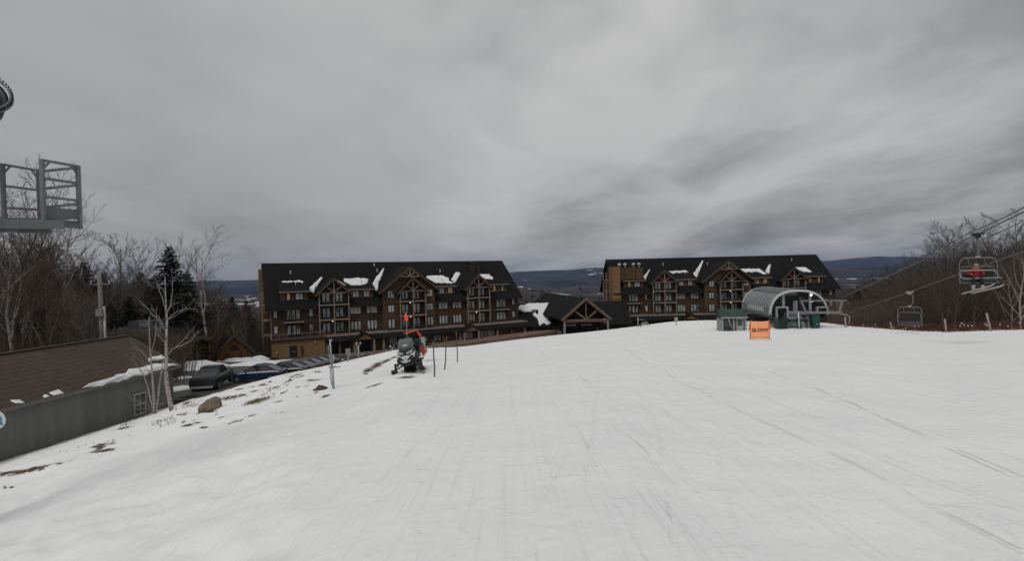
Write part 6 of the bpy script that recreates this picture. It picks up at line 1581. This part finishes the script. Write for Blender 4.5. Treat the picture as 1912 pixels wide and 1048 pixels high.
# ------------------------------------------------------------------ birches by the shed (near, individually modelled)
def limb(mb, pts, r0, r1, n=8): 
    k = len(pts); mb.tube(pts, [r0+(r1-r0)*i/(k-1) for i in range(k)], n, cap=True)
def near_birch(name, label, px_, py_, stems, twigs, seed, group):
    p = ground_at(px_, py_); Y = p.y; rg = random.Random(seed); t = thing(name, label, 'birch tree', p, 0, group)
    mt, mc = MB(), MB()
    for path, r0, r1, lvl in stems:
        dy = rg.uniform(-.6,.6) if lvl else 0; pts = []
        for i, (x, y) in enumerate(path): f = i/(len(path)-1); pts.append(at(x, y, Y+dy*f*1.5)-p)
        limb(mt if lvl == 0 else mc, pts, r0, r1, 9 if lvl == 0 else 6)
        # twigs
        for j in range(twigs if lvl else twigs*1):
            f = rg.uniform(.35,1)*(len(pts)-1); i = min(len(pts)-2, int(f)); q_ = pts[i].lerp(pts[i+1], f-i); ax = (pts[i+1]-pts[i]).normalized()
            s = ax.orthogonal(); s.rotate(Matrix.Rotation(rg.uniform(0,6.28),3,ax)); d = (ax*.8+s.normalized()*.7+Vector((0,0,.25))).normalized(); L = rg.uniform(.25,.8)
            mc.tube([q_, q_+d*L*.5, q_+(d+Vector((rg.gauss(0,.2),rg.gauss(0,.2),.15)))*L],[.012,.009,.005],3,cap=False)
    mt.build('trunk', M_BIRCH, t); mc.build('crown', M_BIRCH2, t); return t
near_birch('birch_tree', 'tall white-barked birch standing by the corner of the shed', 320, 765, [
 ([(321,768),(317,748),(311,715),(309,690),(311,670),(310,645),(311,620),(312,600),(310,575),(309,545),(308,517)], .135, .02, 0),
 ([(310,600),(320,590),(330,583),(345,577),(370,578)],.03,.008,1), ([(312,665),(322,652),(340,645),(357,636),(371,618)],.045,.012,1), ([(325,651),(338,640),(350,628),(355,620)],.03,.008,1),
 ([(308,617),(298,600),(285,588),(275,575),(260,562)],.04,.01,1), ([(306,608),(298,595),(288,582),(282,577)],.025,.008,1), ([(309,580),(303,555),(298,545),(296,530)],.03,.01,1),
 ([(311,585),(318,570),(322,545),(322,520)],.035,.01,1), ([(312,598),(325,592),(345,578),(362,560)],.02,.006,1), ([(308,640),(297,628),(290,615)],.025,.006,1), ([(309,560),(305,540),(297,535),(290,528)],.02,.006,1),([(312,585),(318,575),(327,565)],.02,.006,1),([(309,632),(300,620),(292,612)],.018,.006,1)], 5, 1, 'birches by the shed')
near_birch('birch_tree', 'clump of slimmer pale birch stems left of the tall birch', 290, 773, [
 ([(289,775),(288,755),(286,725),(284,700),(282,672),(280,650),(279,625),(278,592)], .085, .015, 0),
 ([(291,775),(295,745),(298,715),(302,690),(305,672)], .06, .02, 0), ([(287,772),(281,745),(275,720),(268,700),(262,690)], .06, .012, 0),
 ([(282,660),(288,640),(291,620),(290,608)],.035,.01,1), ([(281,680),(272,665),(262,655),(256,648)],.03,.01,1), ([(285,770),(278,758),(262,752),(245,745),(225,732)],.02,.006,1), ([(287,772),(275,765),(262,762)],.015,.005,1),
 ([(293,765),(300,755),(305,752)],.015,.005,1), ([(268,702),(258,685),(248,672)],.02,.006,1),([(284,700),(274,690),(266,672)],.02,.006,1)], 6, 2, 'birches by the shed')

# ------------------------------------------------------------------ chimney smoke (faint), and air
sm_ = MB()
c0 = at(483,489,104); 
pth = [at(484,490,105), at(478,478,105), at(468,470,105), at(456,464,106), at(446,461,107)]
o = pth[0].copy(); sm_.tube([q-o for q in pth],[.2,.45,.8,.8,.05],12)
sob = sm_.build('chimney_smoke', mat('dummy_smoke',(1,1,1))); sob.location = o; tag(sob, kind='stuff')
m = bpy.data.materials.new('smoke_volume'); m.use_nodes = True; nt = m.node_tree; nt.nodes.remove(nt.nodes['Principled BSDF']); v = nt.nodes.new('ShaderNodeVolumePrincipled'); v.inputs['Color'].default_value = (.35,.36,.38,1); v.inputs['Density'].default_value = .07
nt.links.new(v.outputs[0], nt.nodes['Material Output'].inputs['Volume']); sob.data.materials.clear(); sob.data.materials.append(m)
hz = MB(); hz.box((-13500,-400,-260),(13500,12600,340)); h_ = hz.build('haze', M_WT); tag(h_, kind='stuff')
m = bpy.data.materials.new('haze_volume'); m.use_nodes = True; nt = m.node_tree; nt.nodes.remove(nt.nodes['Principled BSDF']); v = nt.nodes.new('ShaderNodeVolumePrincipled')
v.inputs['Color'].default_value = (.36,.50,.88,1); v.inputs['Density'].default_value = 3.0e-5; v.inputs['Anisotropy'].default_value = 0
nt.links.new(v.outputs[0], nt.nodes['Material Output'].inputs['Volume']); h_.data.materials.clear(); h_.data.materials.append(m)
scene.cycles.volume_bounces = 0; scene.cycles.max_bounces = 6; scene.cycles.volume_step_rate = 5
